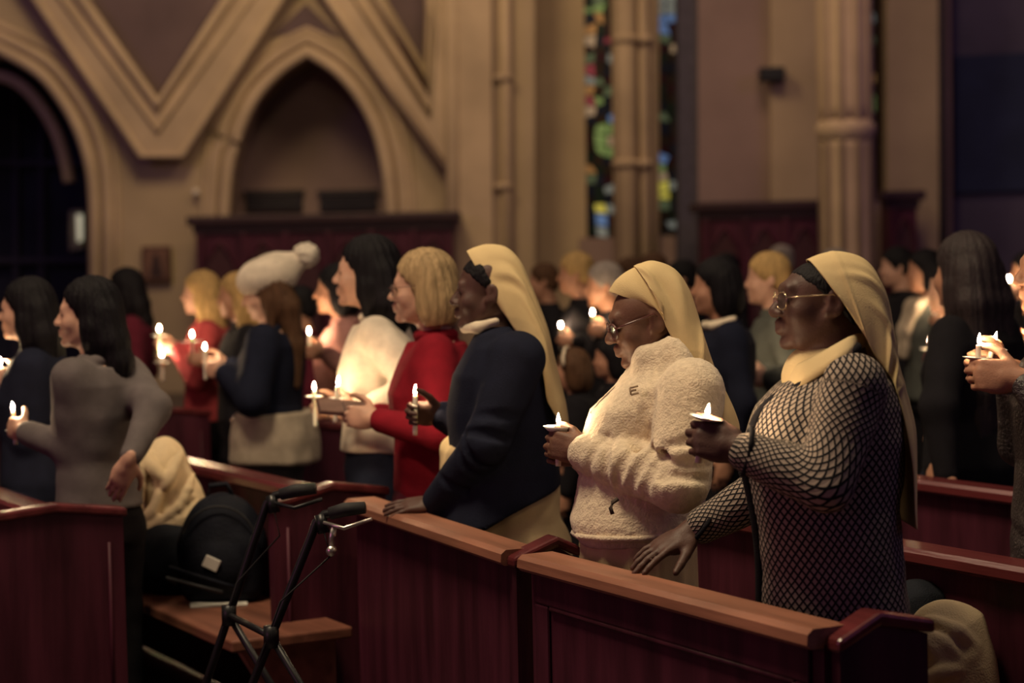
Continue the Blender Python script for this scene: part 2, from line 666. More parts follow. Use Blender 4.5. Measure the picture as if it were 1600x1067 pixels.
def hand(V, w, fd, dorsal, side, curls=(0.5, 0.5, 0.5, 0.5), thumb=(0.6, 0.7, -0.35), tcurl=0.4, s=1.0, spread=0.0, k=0.0035):
    """w wrist, fd towards the fingers, dorsal the back of the hand, side +1/-1 which side the thumb is on"""
    M = frame(fd, dorsal)
    w = np.array(w, float)

    def T(p):
        return w + M @ (np.array([p[0], p[1] * side, p[2]]) * s)
    V.ell(T((0.052, 0.000, 0)), [0.056 * s, 0.041 * s, 0.0165 * s], 0.012, M)
    V.ell(T((0.045, 0.020, -0.008)), [0.036 * s, 0.020 * s, 0.017 * s], 0.010, M)
    V.cap(T((-0.02, 0, 0)), T((0.035, 0, 0)), 0.024 * s, 0.022 * s, 0.015)
    ys = (0.030, 0.0105, -0.0095, -0.028)
    rs = (0.0088, 0.0092, 0.0088, 0.0078)
    for i in range(4):
        y, L, r = ys[i], FL[i], rs[i]
        ang = 0.0
        p = np.array([0.092 - 0.004 * abs(i - 1), y, 0.002])
        V.cap(T((0.045, y * 0.8, 0.002)), T(p), 0.011 * s, r * s * 1.08, 0.008)
        sy = spread * (1.5 - i)
        for j, (fr, cm) in enumerate(((0.45, 0.9), (0.31, 1.25), (0.24, 0.75))):
            ang += curls[i] * cm
            q = p + L * fr * np.array([math.cos(ang), sy, -math.sin(ang)])
            V.cap(T(p), T(q), r * s * (1 - 0.06 * j), r * s * (0.94 - 0.08 * j), k)
            p = q
    t = np.array(thumb, float)
    t /= np.linalg.norm(t)
    a = np.array([0.022, 0.030, -0.008])
    b = a + t * 0.042
    t2 = t + np.array([tcurl, -tcurl * 0.6, -tcurl * 0.2])
    t2 /= np.linalg.norm(t2)
    c = b + t2 * 0.030
    t3 = t2 + np.array([tcurl, -tcurl * 0.6, -tcurl * 0.2])
    t3 /= np.linalg.norm(t3)
    d = c + t3 * 0.024
    V.cap(T(a), T(b), 0.014 * s, 0.0115 * s, 0.010)
    V.cap(T(b), T(c), 0.0115 * s, 0.0098 * s, k)
    V.cap(T(c), T(d), 0.0098 * s, 0.0082 * s, k)


def ik(a, t, l1, l2, pole):
    a, t = Vector(a), Vector(t)
    d = t - a
    L = min(d.length, (l1 + l2) * 0.995)
    d.normalize()
    x = (l1 * l1 - l2 * l2 + L * L) / (2 * L)
    h = math.sqrt(max(l1 * l1 - x * x, 1e-6))
    p = Vector(pole)
    p = (p - d * p.dot(d)).normalized()
    return a + d * x + p * h, a + d * L


def strand_disp(seed, amp=0.003, f=55.0):
    """locks of hair: ridges round the head that run downwards"""
    def fn(v, n):
        a = np.arctan2(v[:, 1], v[:, 0])
        r = wob(v * np.array([1, 1, 0.25]), 60, seed)
        return amp * (np.sin(a * f * 0.4 + r * 0.7 + v[:, 2] * 6) * 0.7 + np.sin(a * f + r + v[:, 2] * 9) * 0.45)
    return fn


def hair_mesh(style, M, hc, s, mt, parent, h=0.008, seed=0, length=0.30):
    V = Vol(np.array(hc) - [0.26, 0.24, 0.20 + length], np.array(hc) + [0.26, 0.24, 0.24], h)
    hc = np.array(hc, float)

    def T(f, l, u):
        return hc + M @ (np.array([f, l, u]) * s)

    def E(p, r, k=0.02, sub=False):
        V.ell(T(*p), [x * s for x in r], k, M, sub)
    E((-0.018, 0, 0.042), (0.102, 0.088, 0.092))
    if style in ('bob', 'long', 'shoulder'):
        for sd in (-1, 1):
            E((-0.035, 0.062 * sd, -0.045), (0.062, 0.038, 0.095), 0.03)
        E((-0.075, 0, -0.04), (0.055, 0.080, 0.10), 0.03)
    if style == 'short':
        E((-0.055, 0, -0.015), (0.062, 0.076, 0.07), 0.02)
    E((0.088, 0, -0.045), (0.075, 0.098, 0.096), 0.012, True)
    E((0.098, 0, -0.005), (0.060, 0.060, 0.070), 0.012, True)
    if style == 'short':
        E((0.03, 0, -0.105), (0.12, 0.11, 0.085), 0.012, True)
    if style in ('long', 'shoulder'):
        L = length if style == 'long' else length * 0.6
        for yy in (-0.06, -0.02, 0.02, 0.06):
            a = T(-0.065, yy, 0.0)
            b = T(-0.085, yy * 1.15, -0.10)
            e = b + np.array([0.03, 0.0, -L])
            V.chain([a, b, 0.5 * (b + e) + np.array([0.006, yy * 0.2, 0]), e], [0.040 * s, 0.046 * s, 0.042 * s, 0.020 * s], 0.03)
        for sd in (-1, 1):
            a = T(-0.02, 0.070 * sd, -0.05)
            e = a + np.array([-0.01, 0.01 * sd * 0, -L * 0.75])
            V.chain([a, e], [0.030 * s, 0.016 * s], 0.03)
    if style == 'bun':
        E((-0.115, 0, 0.07), (0.04, 0.045, 0.04), 0.01)
    v, q = V.extract()
    v = np_smooth(v, q, 1)
    n = np_normals(v, q)
    v = v + n * strand_disp(seed)(v - hc, n)[:, None]
    return qmesh('hair', v, q, mt, parent)


def fold(seed, amp=0.006, f=22.0, zs=0.35):
    def fn(v, n):
        return amp * wob(v * np.array([1, 1, zs]), f, seed) * 0.6 + amp * 0.5 * wob(v, f * 2.2, seed + 1) * 0.5
    return fn


LIGHTS = []


def generic(name, label, px, py, d, yaw=0.0, tyaw=None, pitch=0.05, hs=1.0, skin_m=SK_PALE, hair=('short', None), coat=None, legs=None,
            hands=None, group=None, h=0.012, fine=False, coat_hem=0.80, bulk=1.0, skirt=False, hand_s=1.0, hang=True, hair_len=0.30, sleeve=1.0,
            parts=True, poles=None, curls=None, dorsals=None, fds=None, seed=0, cat='person', fold_amp=0.006, eye_z=None):
    """a standing figure whose head centre shows at (px, py) at depth d; hands = {side: world point}"""
    E0 = P(px, py, d)
    ez = E0.z
    sc_ = max(0.7, min(1.12, ez / 1.53))
    tyaw = yaw if tyaw is None else tyaw
    root = empty(name, (E0.x, E0.y, 0.0), tyaw)
    tag(root, label, cat, group)
    Rt = Matrix.Rotation(-tyaw, 3, 'Z')

    def L(p):
        return Rt @ (Vector(p) - Vector((E0.x, E0.y, 0)))
    s = sc_
    B = bulk
    hc = Vector((-0.02 * s, 0, ez))
    Mh = head_frame(yaw - tyaw, pitch)
    nb = Vector((0.025 * s, 0, ez - 0.175 * s))
    sh = {sd: Vector((0.03 * s, -0.165 * sd * s * (0.5 + 0.5 * B), ez - 0.225 * s)) for sd in (1, -1)}     # +1 is the camera side
    hip = ez - 0.68 * s
    el, wr, fd_, do_ = {}, {}, {}, {}
    hands = hands or {}
    for sd in (1, -1):
        if sd in hands:
            t = L(hands[sd])
            to = Vector((t.x, t.y, t.z))
            dirv = (to - sh[sd])
            fd_[sd] = Rt @ Vector(fds[sd]) if fds and sd in fds else Vector((-1.0, 0.22 * sd, 0.12))
            do_[sd] = Rt @ Vector(dorsals[sd]) if dorsals and sd in dorsals else Vector((0, -sd, 0.15))
            wt = wrist_for(to, fd_[sd], do_[sd], s * hand_s)
            pole = Rt @ Vector(poles[sd]) if poles and sd in poles else (0.35, -0.55 * sd, -1.0)
            el[sd], wr[sd] = ik(sh[sd], wt, 0.28 * s, 0.25 * s, pole)
        else:
            el[sd] = sh[sd] + Vector((0.04, -0.055 * sd * B, -0.27)) * s
            wr[sd] = el[sd] + Vector((-0.07, -0.005 * sd, -0.23)) * s
    V = Vol((-0.62, -0.50 * B, -0.01), (0.36, 0.50 * B, ez + 0.2), h)
    head(V, hc, Mh, s * hs, fine)
    V.chain([hc + Vector((0.025, 0, -0.06)) * s, nb, nb + Vector((0.01, 0, -0.10)) * s], [0.052 * s, 0.054 * s, 0.075 * s], 0.03)
    z0 = ez
    rows = [(z0 - 0.20 * s, -0.045, 0.10, 0, 0.09), (z0 - 0.25 * s, -0.075, 0.125, 0, 0.15), (z0 - 0.36 * s, -0.11 * B, 0.125, 0, 0.155),
            (z0 - 0.52 * s, -0.09 * B, 0.105, 0, 0.135), (z0 - 0.68 * s, -0.10 * B, 0.13 * B, 0, 0.165), (z0 - 0.80 * s, -0.08 * B, 0.12 * B, 0, 0.16)]
    rows = [(r[0], r[1] * s, r[2] * s, r[3], r[4] * s * B) for r in rows]
    V.loft(rows, 0.05)
    for sd in (1, -1):
        V.chain([sh[sd] + Vector((0, 0.03 * sd, 0)), el[sd], wr[sd]], [0.052 * s, 0.040 * s, 0.026 * s], 0.03)
        fdv = (wr[sd] - el[sd]).normalized()
        if sd in hands:
            hand(V, wr[sd], fd_[sd], do_[sd], -sd, curls[sd] if curls and sd in curls else (0.88,) * 4, s=s * hand_s)
        else:
            hand(V, wr[sd], fdv, Vector((0.1, -sd, 0)), -sd, (0.3,) * 4, s=s * hand_s)
        hp = Vector((0.02, -0.085 * sd * s, z0 - 0.76 * s))
        V.chain([hp, (0.01, -0.09 * sd * s, 0.46 * s), (0.03, -0.09 * sd * s, 0.07)], [0.085 * s, 0.055 * s, 0.036 * s], 0.03)
        V.chain([(0.04, -0.09 * sd * s, 0.038), (-0.13, -0.10 * sd * s, 0.03)], [0.040, 0.030], 0.03)
    vmesh('body', V, skin_m, root)
    # coat
    if coat is not None:
        V = Vol((-0.62, -0.56 * B, z0 - 1.25 * s), (0.40, 0.56 * B, ez), h)
        hem = coat_hem
        rr = []
        for r in rows:
            rr.append((r[0] + (0.012 if r is rows[0] else 0), r[1] - 0.026, r[2] + 0.026, 0, r[4] + 0.024))
        rr = [r for r in rr if r[0] > hem + 0.02]
        last = rr[-1]
        rr.append((hem, last[1] - 0.012, last[2] + 0.012, 0, last[4] + 0.012))
        V.loft(rr, 0.03)
        for sd in (1, -1):
            c = wr[sd] - (wr[sd] - el[sd]).normalized() * 0.02
            V.chain([sh[sd] + Vector((0, 0.03 * sd, 0)), el[sd], c], [0.075 * s * sleeve, 0.060 * s * sleeve, 0.044 * s * sleeve], 0.035)
        V.ell(nb + Vector((0.0, 0, 0.012)), (0.078 * s, 0.078 * s, 0.032 * s), 0.02)
        vmesh('coat' if coat_hem < 0.86 * s + 0.2 else 'sweater', V, coat, root, fold(seed + 3, fold_amp))
    if legs is not None:
        V = Vol((-0.34, -0.36 * B, 0.02), (0.36, 0.36 * B, z0 - 0.58 * s), h * 1.25)
        if skirt:
            V.loft([(z0 - 0.60 * s, -0.11 * s, 0.13 * s, 0, 0.155 * s * B), (z0 - 0.75 * s, -0.14 * s, 0.16 * s, 0, 0.19 * s * B), (0.14, -0.16 * s, 0.18 * s, 0, 0.19 * s * B)], 0.02)
            vmesh('skirt', V, legs, root, fold(seed + 5, 0.010, 30, 0.05))
        else:
            V.loft([(z0 - 0.60 * s, -0.105 * s * B, 0.125 * s * B, 0, 0.15 * s * B), (z0 - 0.72 * s, -0.115 * s * B, 0.145 * s * B, 0, 0.175 * s * B), (z0 - 0.82 * s, -0.10 * s, 0.12 * s, 0, 0.165 * s * B)], 0.03)
            for sd in (1, -1):
                V.chain([(0.02, -0.085 * sd * s, z0 - 0.78 * s), (0.01, -0.09 * sd * s, 0.46 * s), (0.03, -0.09 * sd * s, 0.09)], [0.100 * s, 0.074 * s, 0.062 * s], 0.03)
            vmesh('trousers', V, legs, root, fold(seed + 5, 0.005))
    if hair[0]:
        hair_mesh(hair[0], Mh, hc, s * hs, hair[1], root, max(h * 0.7, 0.006), seed, hair_len)
    if fine:
        for sd in (-1, 1):
            e = np.array(hc) + Mh @ (np.array([0.0765, 0.031 * sd, 0.0]) * s * hs)
            eye(e, 0.0125 * s * hs, root)
    return root, hc, Mh, s * hs


def eye(c, r, parent):
    bm = bmesh.new()
    bmesh.ops.create_uvsphere(bm, u_segments=12, v_segments=8, radius=r)
    for v in bm.verts:
        v.co += Vector(c)
    return bmobj('eye', bm, EYEM, parent, True)


# ---------------------------------------------------------------- candles


def candle(px, py, d, label, below=0.11, above=0.03, guard='disc', tilt=(0, 0), group='lit vigil candles', gs=1.0):
    """py is the foot of the flame"""
    p = P(px, py, d)
    r = empty('candle', (p.x, p.y, p.z - below))
    r.rotation_euler = (tilt[0], tilt[1], 0)
    tag(r, label, 'candle', group)
    top = below
    lathe('wax_stick', [(0, 0), (0.0075, 0.0), (0.0080, 0.01), (0.0078, top - 0.006), (0.0070, top - 0.003), (0.005, top - 0.004), (0, top - 0.005)], WAX, r, seg=12)
    tube('wick', [(0, 0, top - 0.006), (0.0006, 0, top + 0.003)], 0.0010, WICKM, r, 6)
    fl = [(0, top + 0.001), (0.0030, top + 0.003), (0.0052, top + 0.008), (0.0050, top + 0.013), (0.0034, top + 0.019), (0.0015, top + 0.025), (0, top + 0.030)]
    lathe('flame', fl, FLAME, r, seg=12)
    g = top - above
    if guard == 'disc':
        lathe('drip_guard', [(0.008, g), (0.030 * gs, g + 0.001), (0.046 * gs, g + 0.006), (0.0465 * gs, g + 0.0075), (0.030 * gs, g + 0.0025), (0.0085, g + 0.0015)], PAPER, r, seg=24)
    elif guard == 'cup':
        lathe('drip_guard', [(0.009, g), (0.022 * gs, g + 0.004), (0.032 * gs, g + 0.016), (0.033 * gs, g + 0.016), (0.023 * gs, g + 0.003), (0.0095, g - 0.001)], PAPER, r, seg=24)
    return r


# ---------------------------------------------------------------- veils: a sheet laid over ridge and edge curves


def veil(name, rows, D, base, parent, m=VEIL, nu=64, nv=48, folds=(), seed=1, amp=0.004, thick=0.003, px=1.0):
    """rows: (ridge px, ridge py, edge px, edge py, half width, depth shift)"""
    R = []
    for (tx, ty, ex, ey, w, dy) in rows:
        t = P(tx, ty, D + dy) - base
        e = P(ex, ey, D + dy) - base
        R.append((t.x, t.z, e.x, e.z, w, t.y))
    R = catmull(R, nu)
    th = np.linspace(-1, 1, nv)
    v = np.zeros((nu, nv, 3))
    for i in range(nu):
        a = th * math.pi / 2
        c = np.cos(a) ** px
        v[i, :, 0] = R[i, 0] * c + R[i, 2] * (1 - c)
        v[i, :, 2] = R[i, 1] * c + R[i, 3] * (1 - c)
        v[i, :, 1] = R[i, 5] + R[i, 4] * np.sin(a)
    du = np.gradient(v, axis=0)
    dv = np.gradient(v, axis=1)
    n = np.cross(du, dv)
    n /= np.linalg.norm(n, axis=2)[..., None] + 1e-9
    uu = np.linspace(0, 1, nu)[:, None]
    vv = th[None, :]
    dsp = np.zeros((nu, nv))
    for (u0, v0, su, sv, ang, am) in folds:
        ca, sa = math.cos(ang), math.sin(ang)
        a = ((uu - u0) * ca + (vv - v0) * sa) / su
        b = (-(uu - u0) * sa + (vv - v0) * ca) / sv
        dsp += am * np.exp(-a * a - b * b)
    flat = v.reshape(-1, 3)
    env = np.clip(uu * 2.2, 0.15, 1)
    dsp += (amp * wob(flat * np.array([1, 1, 0.35]), 30, seed).reshape(nu, nv)) * env * 0.6
    if n[nu // 4, nv // 2, 2] < 0:
        n = -n
    v = v + n * dsp[..., None]
    f = [(i * nv + j, i * nv + j + 1, (i + 1) * nv + j + 1, (i + 1) * nv + j) for i in range(nu - 1) for j in range(nv - 1)]
    N = nu * nv
    vo = v.reshape(-1, 3)
    vi = (v - n * thick).reshape(-1, 3)
    q = list(f) + [tuple(N + k for k in x[::-1]) for x in f]
    ring = [j for j in range(nv)] + [i * nv + nv - 1 for i in range(1, nu)] + [(nu - 1) * nv + j for j in range(nv - 2, -1, -1)] + [i * nv for i in range(nu - 2, 0, -1)]
    for a, b in zip(ring, ring[1:] + ring[:1]):
        q.append((a, a + N, b + N, b))
    o = qmesh(name, np.concatenate([vo, vi]), np.array(q), m, parent)
    bm = bmesh.new()
    bm.from_mesh(o.data)
    bmesh.ops.recalc_face_normals(bm, faces=bm.faces)
    bm.to_mesh(o.data)
    bm.free()
    return o


def glasses(parent, hc, M, s, m, lens_m, drop=0.0, wide=1.0, rr=0.0016):
    hc = np.array(hc)

    def T(f, l, u):
        return Vector(hc + M @ (np.array([f, l, u]) * s))
    g = empty('glasses')
    g.parent = parent
    for sd in (-1, 1):
        pts = []
        for k in range(20):
            a = 2 * math.pi * k / 20
            x, y = math.cos(a), math.sin(a)
            q = (abs(x) ** 2.6 + abs(y) ** 2.6) ** (-1 / 2.6)
            pts.append((0.103 - 0.010 * abs(0.033 + 0.025 * x * q) / 0.06, sd * (0.033 + 0.026 * x * q * wide), -0.004 - drop + 0.019 * y * q))
        tube('rim', [T(*p) for p in pts], rr, m, g, 6, True)
        bm = bmesh.new()
        va = [bm.verts.new(T(*p)) for p in pts]
        vb = [bm.verts.new(T(p[0] - 0.0015, p[1], p[2])) for p in pts]
        bm.faces.new(va)
        bm.faces.new(vb[::-1])
        for i in range(20):
            bm.faces.new((va[i - 1], va[i], vb[i], vb[i - 1]))
        bmobj('lens', bm, lens_m, g)
        tube('temple', [T(0.096, sd * 0.060, 0.004 - drop), T(0.07, sd * 0.078, 0.006 - drop * 0.6), T(-0.005, sd * 0.083, 0.010), T(-0.022, sd * 0.081, -0.006)], rr * 0.9, m, g, 6)
    tube('bridge', [T(0.102, -0.010, 0.002 - drop), T(0.106, 0, 0.005 - drop), T(0.102, 0.010, 0.002 - drop)], rr, m, g, 6)
    return g

# ---------------------------------------------------------------- the setting
WD = 25.0


def W(px, py, d=WD):
    return P(px, py, d)


def poly(name, pts, d, depth, m, parent=None, kind='structure'):
    o = prism(name, [W(x, y, d) for x, y in pts], (0, depth, 0), m, parent)
    if kind and parent is None:
        o['kind'] = kind
    return o


fl = bmesh.new()
b_box(fl, (-22, -4, -0.1), (22, 31, 0.0))
tag(bmobj('floor', fl, mat('floor_tiles', (0.05, 0.035, 0.035), 0.4, 0.3, 3)), kind='structure')

ARCH_R = [(612, 330), (606, 270), (590, 205), (562, 150), (525, 108), (480, 80), (435, 110), (395, 155), (368, 215), (355, 270), (350, 330)]
ARCH_L = [(148, 330), (143, 268), (126, 208), (97, 155), (55, 108), (-30, 62), (-110, 108), (-155, 155), (-184, 208), (-200, 268), (-205, 330)]
wl = poly('wall_left', [(-700, 640), (-700, -420), (835, -420), (835, 640), (612, 640)] + ARCH_R + [(350, 640), (148, 640)] + ARCH_L + [(-205, 640)], WD, 1.7, PLASTER)
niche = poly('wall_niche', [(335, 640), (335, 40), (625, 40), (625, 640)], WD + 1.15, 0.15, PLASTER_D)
door1 = empty('door_1', W(-30, 600, 28))
door1['kind'] = 'structure'


def child(o, parent):
    o.parent = parent
    o.matrix_parent_inverse = (Matrix.Translation(parent.location) @ parent.rotation_euler.to_matrix().to_4x4()).inverted()
    return o


child(poly('back_panel', [(-330, 640), (-330, -20), (200, -20), (200, 640)], 28, 0.1, mat('portal_dark', (0.012, 0.013, 0.030), 0.8, 0.3, 2), None, None), door1)  # darkness of the door void painted on as dark blue
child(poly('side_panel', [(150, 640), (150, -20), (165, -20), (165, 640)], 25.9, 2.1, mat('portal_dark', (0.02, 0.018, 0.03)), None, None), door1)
child(poly('lit_pane', [(108, 330), (112, 328), (130, 328), (130, 388), (108, 392)], 27.9, 0.05, mat('frosted_pane', (0.30, 0.26, 0.17), 0.5), None, None), door1)
child(poly('lit_strip', [(119, 335), (128, 335), (128, 375), (121, 378)], 27.8, 0.05, glow('corridor_light', (1.0, 0.92, 0.62), 0.35), None, None), door1)
for x in (20, 60):
    child(poly('mullion', [(x, 640), (x, 120), (x + 8, 110), (x + 8, 640)], 27.8, 0.1, mat('portal_mullion', (0.03, 0.025, 0.05)), None, None), door1)
for y in (250, 402):
    child(poly('transom', [(-200, y), (145, y), (145, y + 9), (-200, y + 9)], 27.75, 0.1, mat('portal_mullion', (0.03, 0.025, 0.05)), None, None), door1)


TRIM_N = [0]


def trim(pts, r, d, m=STONE, seg=8, smooth=True):
    TRIM_N[0] += 1
    o = tube('trim_%d' % TRIM_N[0], [W(x, y, d) for x, y in pts], r, m, None, seg)
    o['kind'] = 'structure'
    return o


def offs(pts, cx, k, dy=0):
    return [(cx + (x - cx) * k, y - dy * (1 if y < 320 else 0)) for x, y in pts]


def dense(pts, n=40):
    return [tuple(p) for p in catmull(pts, n)]


def arch_dense(pts, n=24):
    i = len(pts) // 2
    return dense(pts[:i + 1], n) + dense(pts[i:], n)[1:]


low = lambda pts: [(pts[0][0], 620)] + arch_dense(pts) + [(pts[-1][0], 620)]
trim(low(ARCH_R), 0.085, WD - 0.02)
trim(low([(481 + (x - 481) * 1.15, y - 20 if y < 320 else y) for x, y in ARCH_R]), 0.075, WD)
trim(low([(481 + (x - 481) * 1.24, y - 34 if y < 320 else y) for x, y in ARCH_R]), 0.05, WD)
trim(low(ARCH_L), 0.085, WD - 0.02)
trim(low([(-30 + (x + 30) * 1.12, y - 18 if y < 320 else y) for x, y in ARCH_L]), 0.085, WD)
trim(low([(-30 + (x + 30) * 1.20, y - 34 if y < 320 else y) for x, y in ARCH_L]), 0.05, WD)
trim(dense([(-30, 112), (20, 125), (55, 155), (84, 200), (100, 245), (108, 285)], 24), 0.085, WD + 0.75)
# raised zigzag gables
def band(pts):
    TRIM_N[0] += 1
    o = poly('trim_%d' % TRIM_N[0], pts, WD - 0.26, 0.27, STONE)
    return o


band([(3, -80), (221, 244), (285, 244), (487, -80), (408, -80), (247, 165), (72, -80)])
band([(458, -80), (697, 264), (714, 262), (714, -80), (674, -80), (668, 138), (543, -80)])
for pts, r in (([(72, -80), (247, 165), (408, -80)], 0.09), ([(40, -80), (247, 205), (447, -80)], 0.045), ([(3, -80), (221, 244), (285, 244), (487, -80)], 0.055),
               ([(543, -80), (668, 138), (674, -80)], 0.09), ([(505, -80), (672, 180), (690, -80)], 0.045), ([(458, -80), (697, 264)], 0.055)):
    trim(pts, r, WD - 0.27)
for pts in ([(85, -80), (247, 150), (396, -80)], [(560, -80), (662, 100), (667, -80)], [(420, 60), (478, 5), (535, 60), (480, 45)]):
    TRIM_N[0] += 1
    poly('trim_%d' % TRIM_N[0], pts, WD - 0.02, 0.03, mat('recess_shade', (0.125, 0.082, 0.080), 0.9, 0.2, 1))  # dark sheets laid on the wall face, recess shade put into their colour
# pilaster and shafts
TRIM_N[0] += 1
poly('trim_%d' % TRIM_N[0], [(714, 640), (708, -300), (765, -300), (772, 640)], WD - 0.30, 0.32, STONE)
trim([(704, -300), (710, 640)], 0.10, WD - 0.25)
TRIM_N[0] += 1
poly('trim_%d' % TRIM_N[0], [(763, 640), (755, -300), (792, -300), (800, 640)], WD - 0.12, 0.14, PLASTER)
trim([(786, -300), (796, 640)], 0.075, WD - 0.10)
trim([(806, -300), (815, 640)], 0.05, WD + 0.05, PLASTER_D)
for y in (122, 292):
    trim([(757, y), (800, y - 1)], 0.05, WD - 0.16)

# centre bay with the stained glass
GL = [mat('glass_%d' % i, c, 0.15, 0.3, 12) for i, c in enumerate([(0.02, 0.025, 0.05), (0.05, 0.015, 0.02), (0.02, 0.035, 0.025), (0.045, 0.03, 0.02)])]
GLOW = [glow('glass_lit_%d' % i, c, s * 0.55) for i, (c, s) in enumerate([((0.55, 0.50, 0.08), 0.75), ((0.14, 0.28, 0.62), 0.40), ((0.22, 0.36, 0.12), 0.40), ((0.50, 0.38, 0.25), 0.42),
                                                                     ((0.40, 0.06, 0.10), 0.22), ((0.30, 0.36, 0.36), 0.30), ((0.45, 0.24, 0.08), 0.42), ((0.12, 0.18, 0.10), 0.3)])]
LEAD = mat('lead_came', (0.006, 0.006, 0.009), 0.6)


def stained(name, x0, x1, y0, y1, d, nc, nr, seed, bright):
    r = random.Random(seed)
    w = empty(name, W((x0 + x1) / 2, y1, d))
    w['kind'] = 'structure'
    child(poly('lead_came', [(x0 - 4, y1 + 6), (x0 - 4, y0), (x1 + 4, y0), (x1 + 4, y1 + 6)], d + 0.03, 0.05, LEAD, None, None), w)
    gx = [[x0 + (x1 - x0) * (j / nc) + (r.uniform(-.32, .32) * (x1 - x0) / nc if 0 < j < nc else 0) for j in range(nc + 1)] for i in range(nr + 1)]
    gy = [[y0 + (y1 - y0) * (i / nr) + r.uniform(-.35, .35) * (y1 - y0) / nr for j in range(nc + 1)] for i in range(nr + 1)]
    for i in range(nr):
        for j in range(nc):
            q = [(gx[i][j], gy[i][j]), (gx[i][j + 1], gy[i][j + 1]), (gx[i + 1][j + 1], gy[i + 1][j + 1]), (gx[i + 1][j], gy[i + 1][j])]
            cx, cy = sum(a for a, _ in q) / 4, sum(b for _, b in q) / 4
            k = 0.86
            q = [(cx + (a - cx) * k, cy + (b - cy) * k) for a, b in q]
            m = r.choice(GL)
            for (bx, by, rad, gi) in bright:
                if abs(cx - bx) < rad and abs(cy - by) < rad:
                    m = GLOW[gi]
            if m in GL and r.random() < 0.30:
                m = GLOW[r.choice((3, 5, 7, 7, 7, 2, 1, 6, 4))]
            child(poly('pane', q, d, 0.02, m, None, None), w)
    return w


stained('window_1', 912, 962, -40, 368, 25.9, 3, 26, 3, [(933, 322, 9, 0), (936, 345, 10, 1), (948, 207, 11, 2), (928, 140, 8, 6), (925, 70, 7, 3), (925, 15, 12, 2), (945, 228, 10, 2), (930, 280, 7, 3)])
stained('window_2', 1026, 1062, -40, 362, 25.9, 2, 26, 4, [(1040, 300, 11, 0), (1035, 320, 8, 7), (1045, 335, 7, 5), (1030, 205, 7, 2), (1040, 10, 14, 5), (1022, 40, 9, 4), (1034, 160, 6, 3)])
stained('window_3', 1362, 1392, -40, 300, 25.9, 2, 22, 8, [(1377, 212, 9, 5), (1381, 290, 7, 5), (1362, 230, 6, 3), (1366, 35, 10, 5), (1372, 85, 7, 6), (1365, 160, 8, 2), (1377, 190, 7, 0)])
poly('wall_center', [(815, 640), (808, -420), (908, -420), (917, 372), (1058, 368), (1066, 368), (1062, -420), (1110, -420), (1110, 640)], 25.75, 0.1, PLASTER)
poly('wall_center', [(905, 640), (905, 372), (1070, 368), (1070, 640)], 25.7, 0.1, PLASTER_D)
poly('wall_center', [(962, 640), (955, -420), (1030, -420), (1030, 640)], 25.72, 0.1, STONE)
TRIM_N[0] += 1
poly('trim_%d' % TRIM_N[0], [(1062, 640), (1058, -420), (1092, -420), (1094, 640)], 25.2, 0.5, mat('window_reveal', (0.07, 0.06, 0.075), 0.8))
for x, r_, d in ((979, 0.15, 25.45), (1006, 0.085, 25.5), (1020, 0.05, 25.6), (964, 0.06, 25.6)):
    trim([(x - 8, -400), (x + 6, 640)], r_, d)
for y in (62, 256):
    for x, r_ in ((979, 0.20), (1006, 0.12)):
        q = W(x, y, 25.45)
        TRIM_N[0] += 1
        tag(lathe('trim_%d' % TRIM_N[0], [(r_ * 0.7, -0.05), (r_, -0.03), (r_, 0.03), (r_ * 0.7, 0.06)], STONE, None, q, 16), kind='structure')

# right bays
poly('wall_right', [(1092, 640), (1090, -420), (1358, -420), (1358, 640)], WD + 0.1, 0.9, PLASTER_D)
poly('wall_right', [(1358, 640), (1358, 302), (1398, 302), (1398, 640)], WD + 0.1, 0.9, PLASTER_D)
poly('wall_right', [(1388, 640), (1386, -420), (1464, -420), (1468, 640)], WD + 0.05, 0.9, PLASTER)
poly('wall_right', [(1206, 640), (1202, -420), (1282, -420), (1286, 640)], WD - 0.1, 0.9, PLASTER)
poly('wall_right', [(1464, 640), (1464, -420), (2300, -420), (2300, 640)], WD + 0.9, 0.2, mat('blue_plaster', (0.085, 0.070, 0.105), 0.9, 0.2, 1))
poly('wall_right', [(1492, 302), (1490, 88), (1640, 80), (1640, 296)], WD + 0.8, 0.1, mat('opening_dark_blue', (0.020, 0.026, 0.060), 0.85, 0.2, 2))  # flat sheet for a wall opening, its unlit depth painted blue-black
trim([(1474, -400), (1484, 640)], 0.07, WD + 0.4, PLASTER_D)
trim([(1468, -400), (1474, 640)], 0.05, WD + 0.1, mat('dark_shaft', (0.05, 0.035, 0.035)))
q = W(1205, 117, 24.8)
sp = empty('wall_speaker', q)
tag(sp, 'small dark loudspeaker fixed to the plaster wall left of the round column', 'loudspeaker')
box('body', (-0.16, -0.14, -0.09), (0.16, 0.12, 0.09), BLACKM, sp, 0.02)
box('grille', (-0.13, -0.16, -0.07), (0.13, -0.14, 0.07), RUBBER, sp)
box('bracket', (-0.03, 0.10, -0.03), (0.03, 0.24, 0.03), BLACKM, sp)
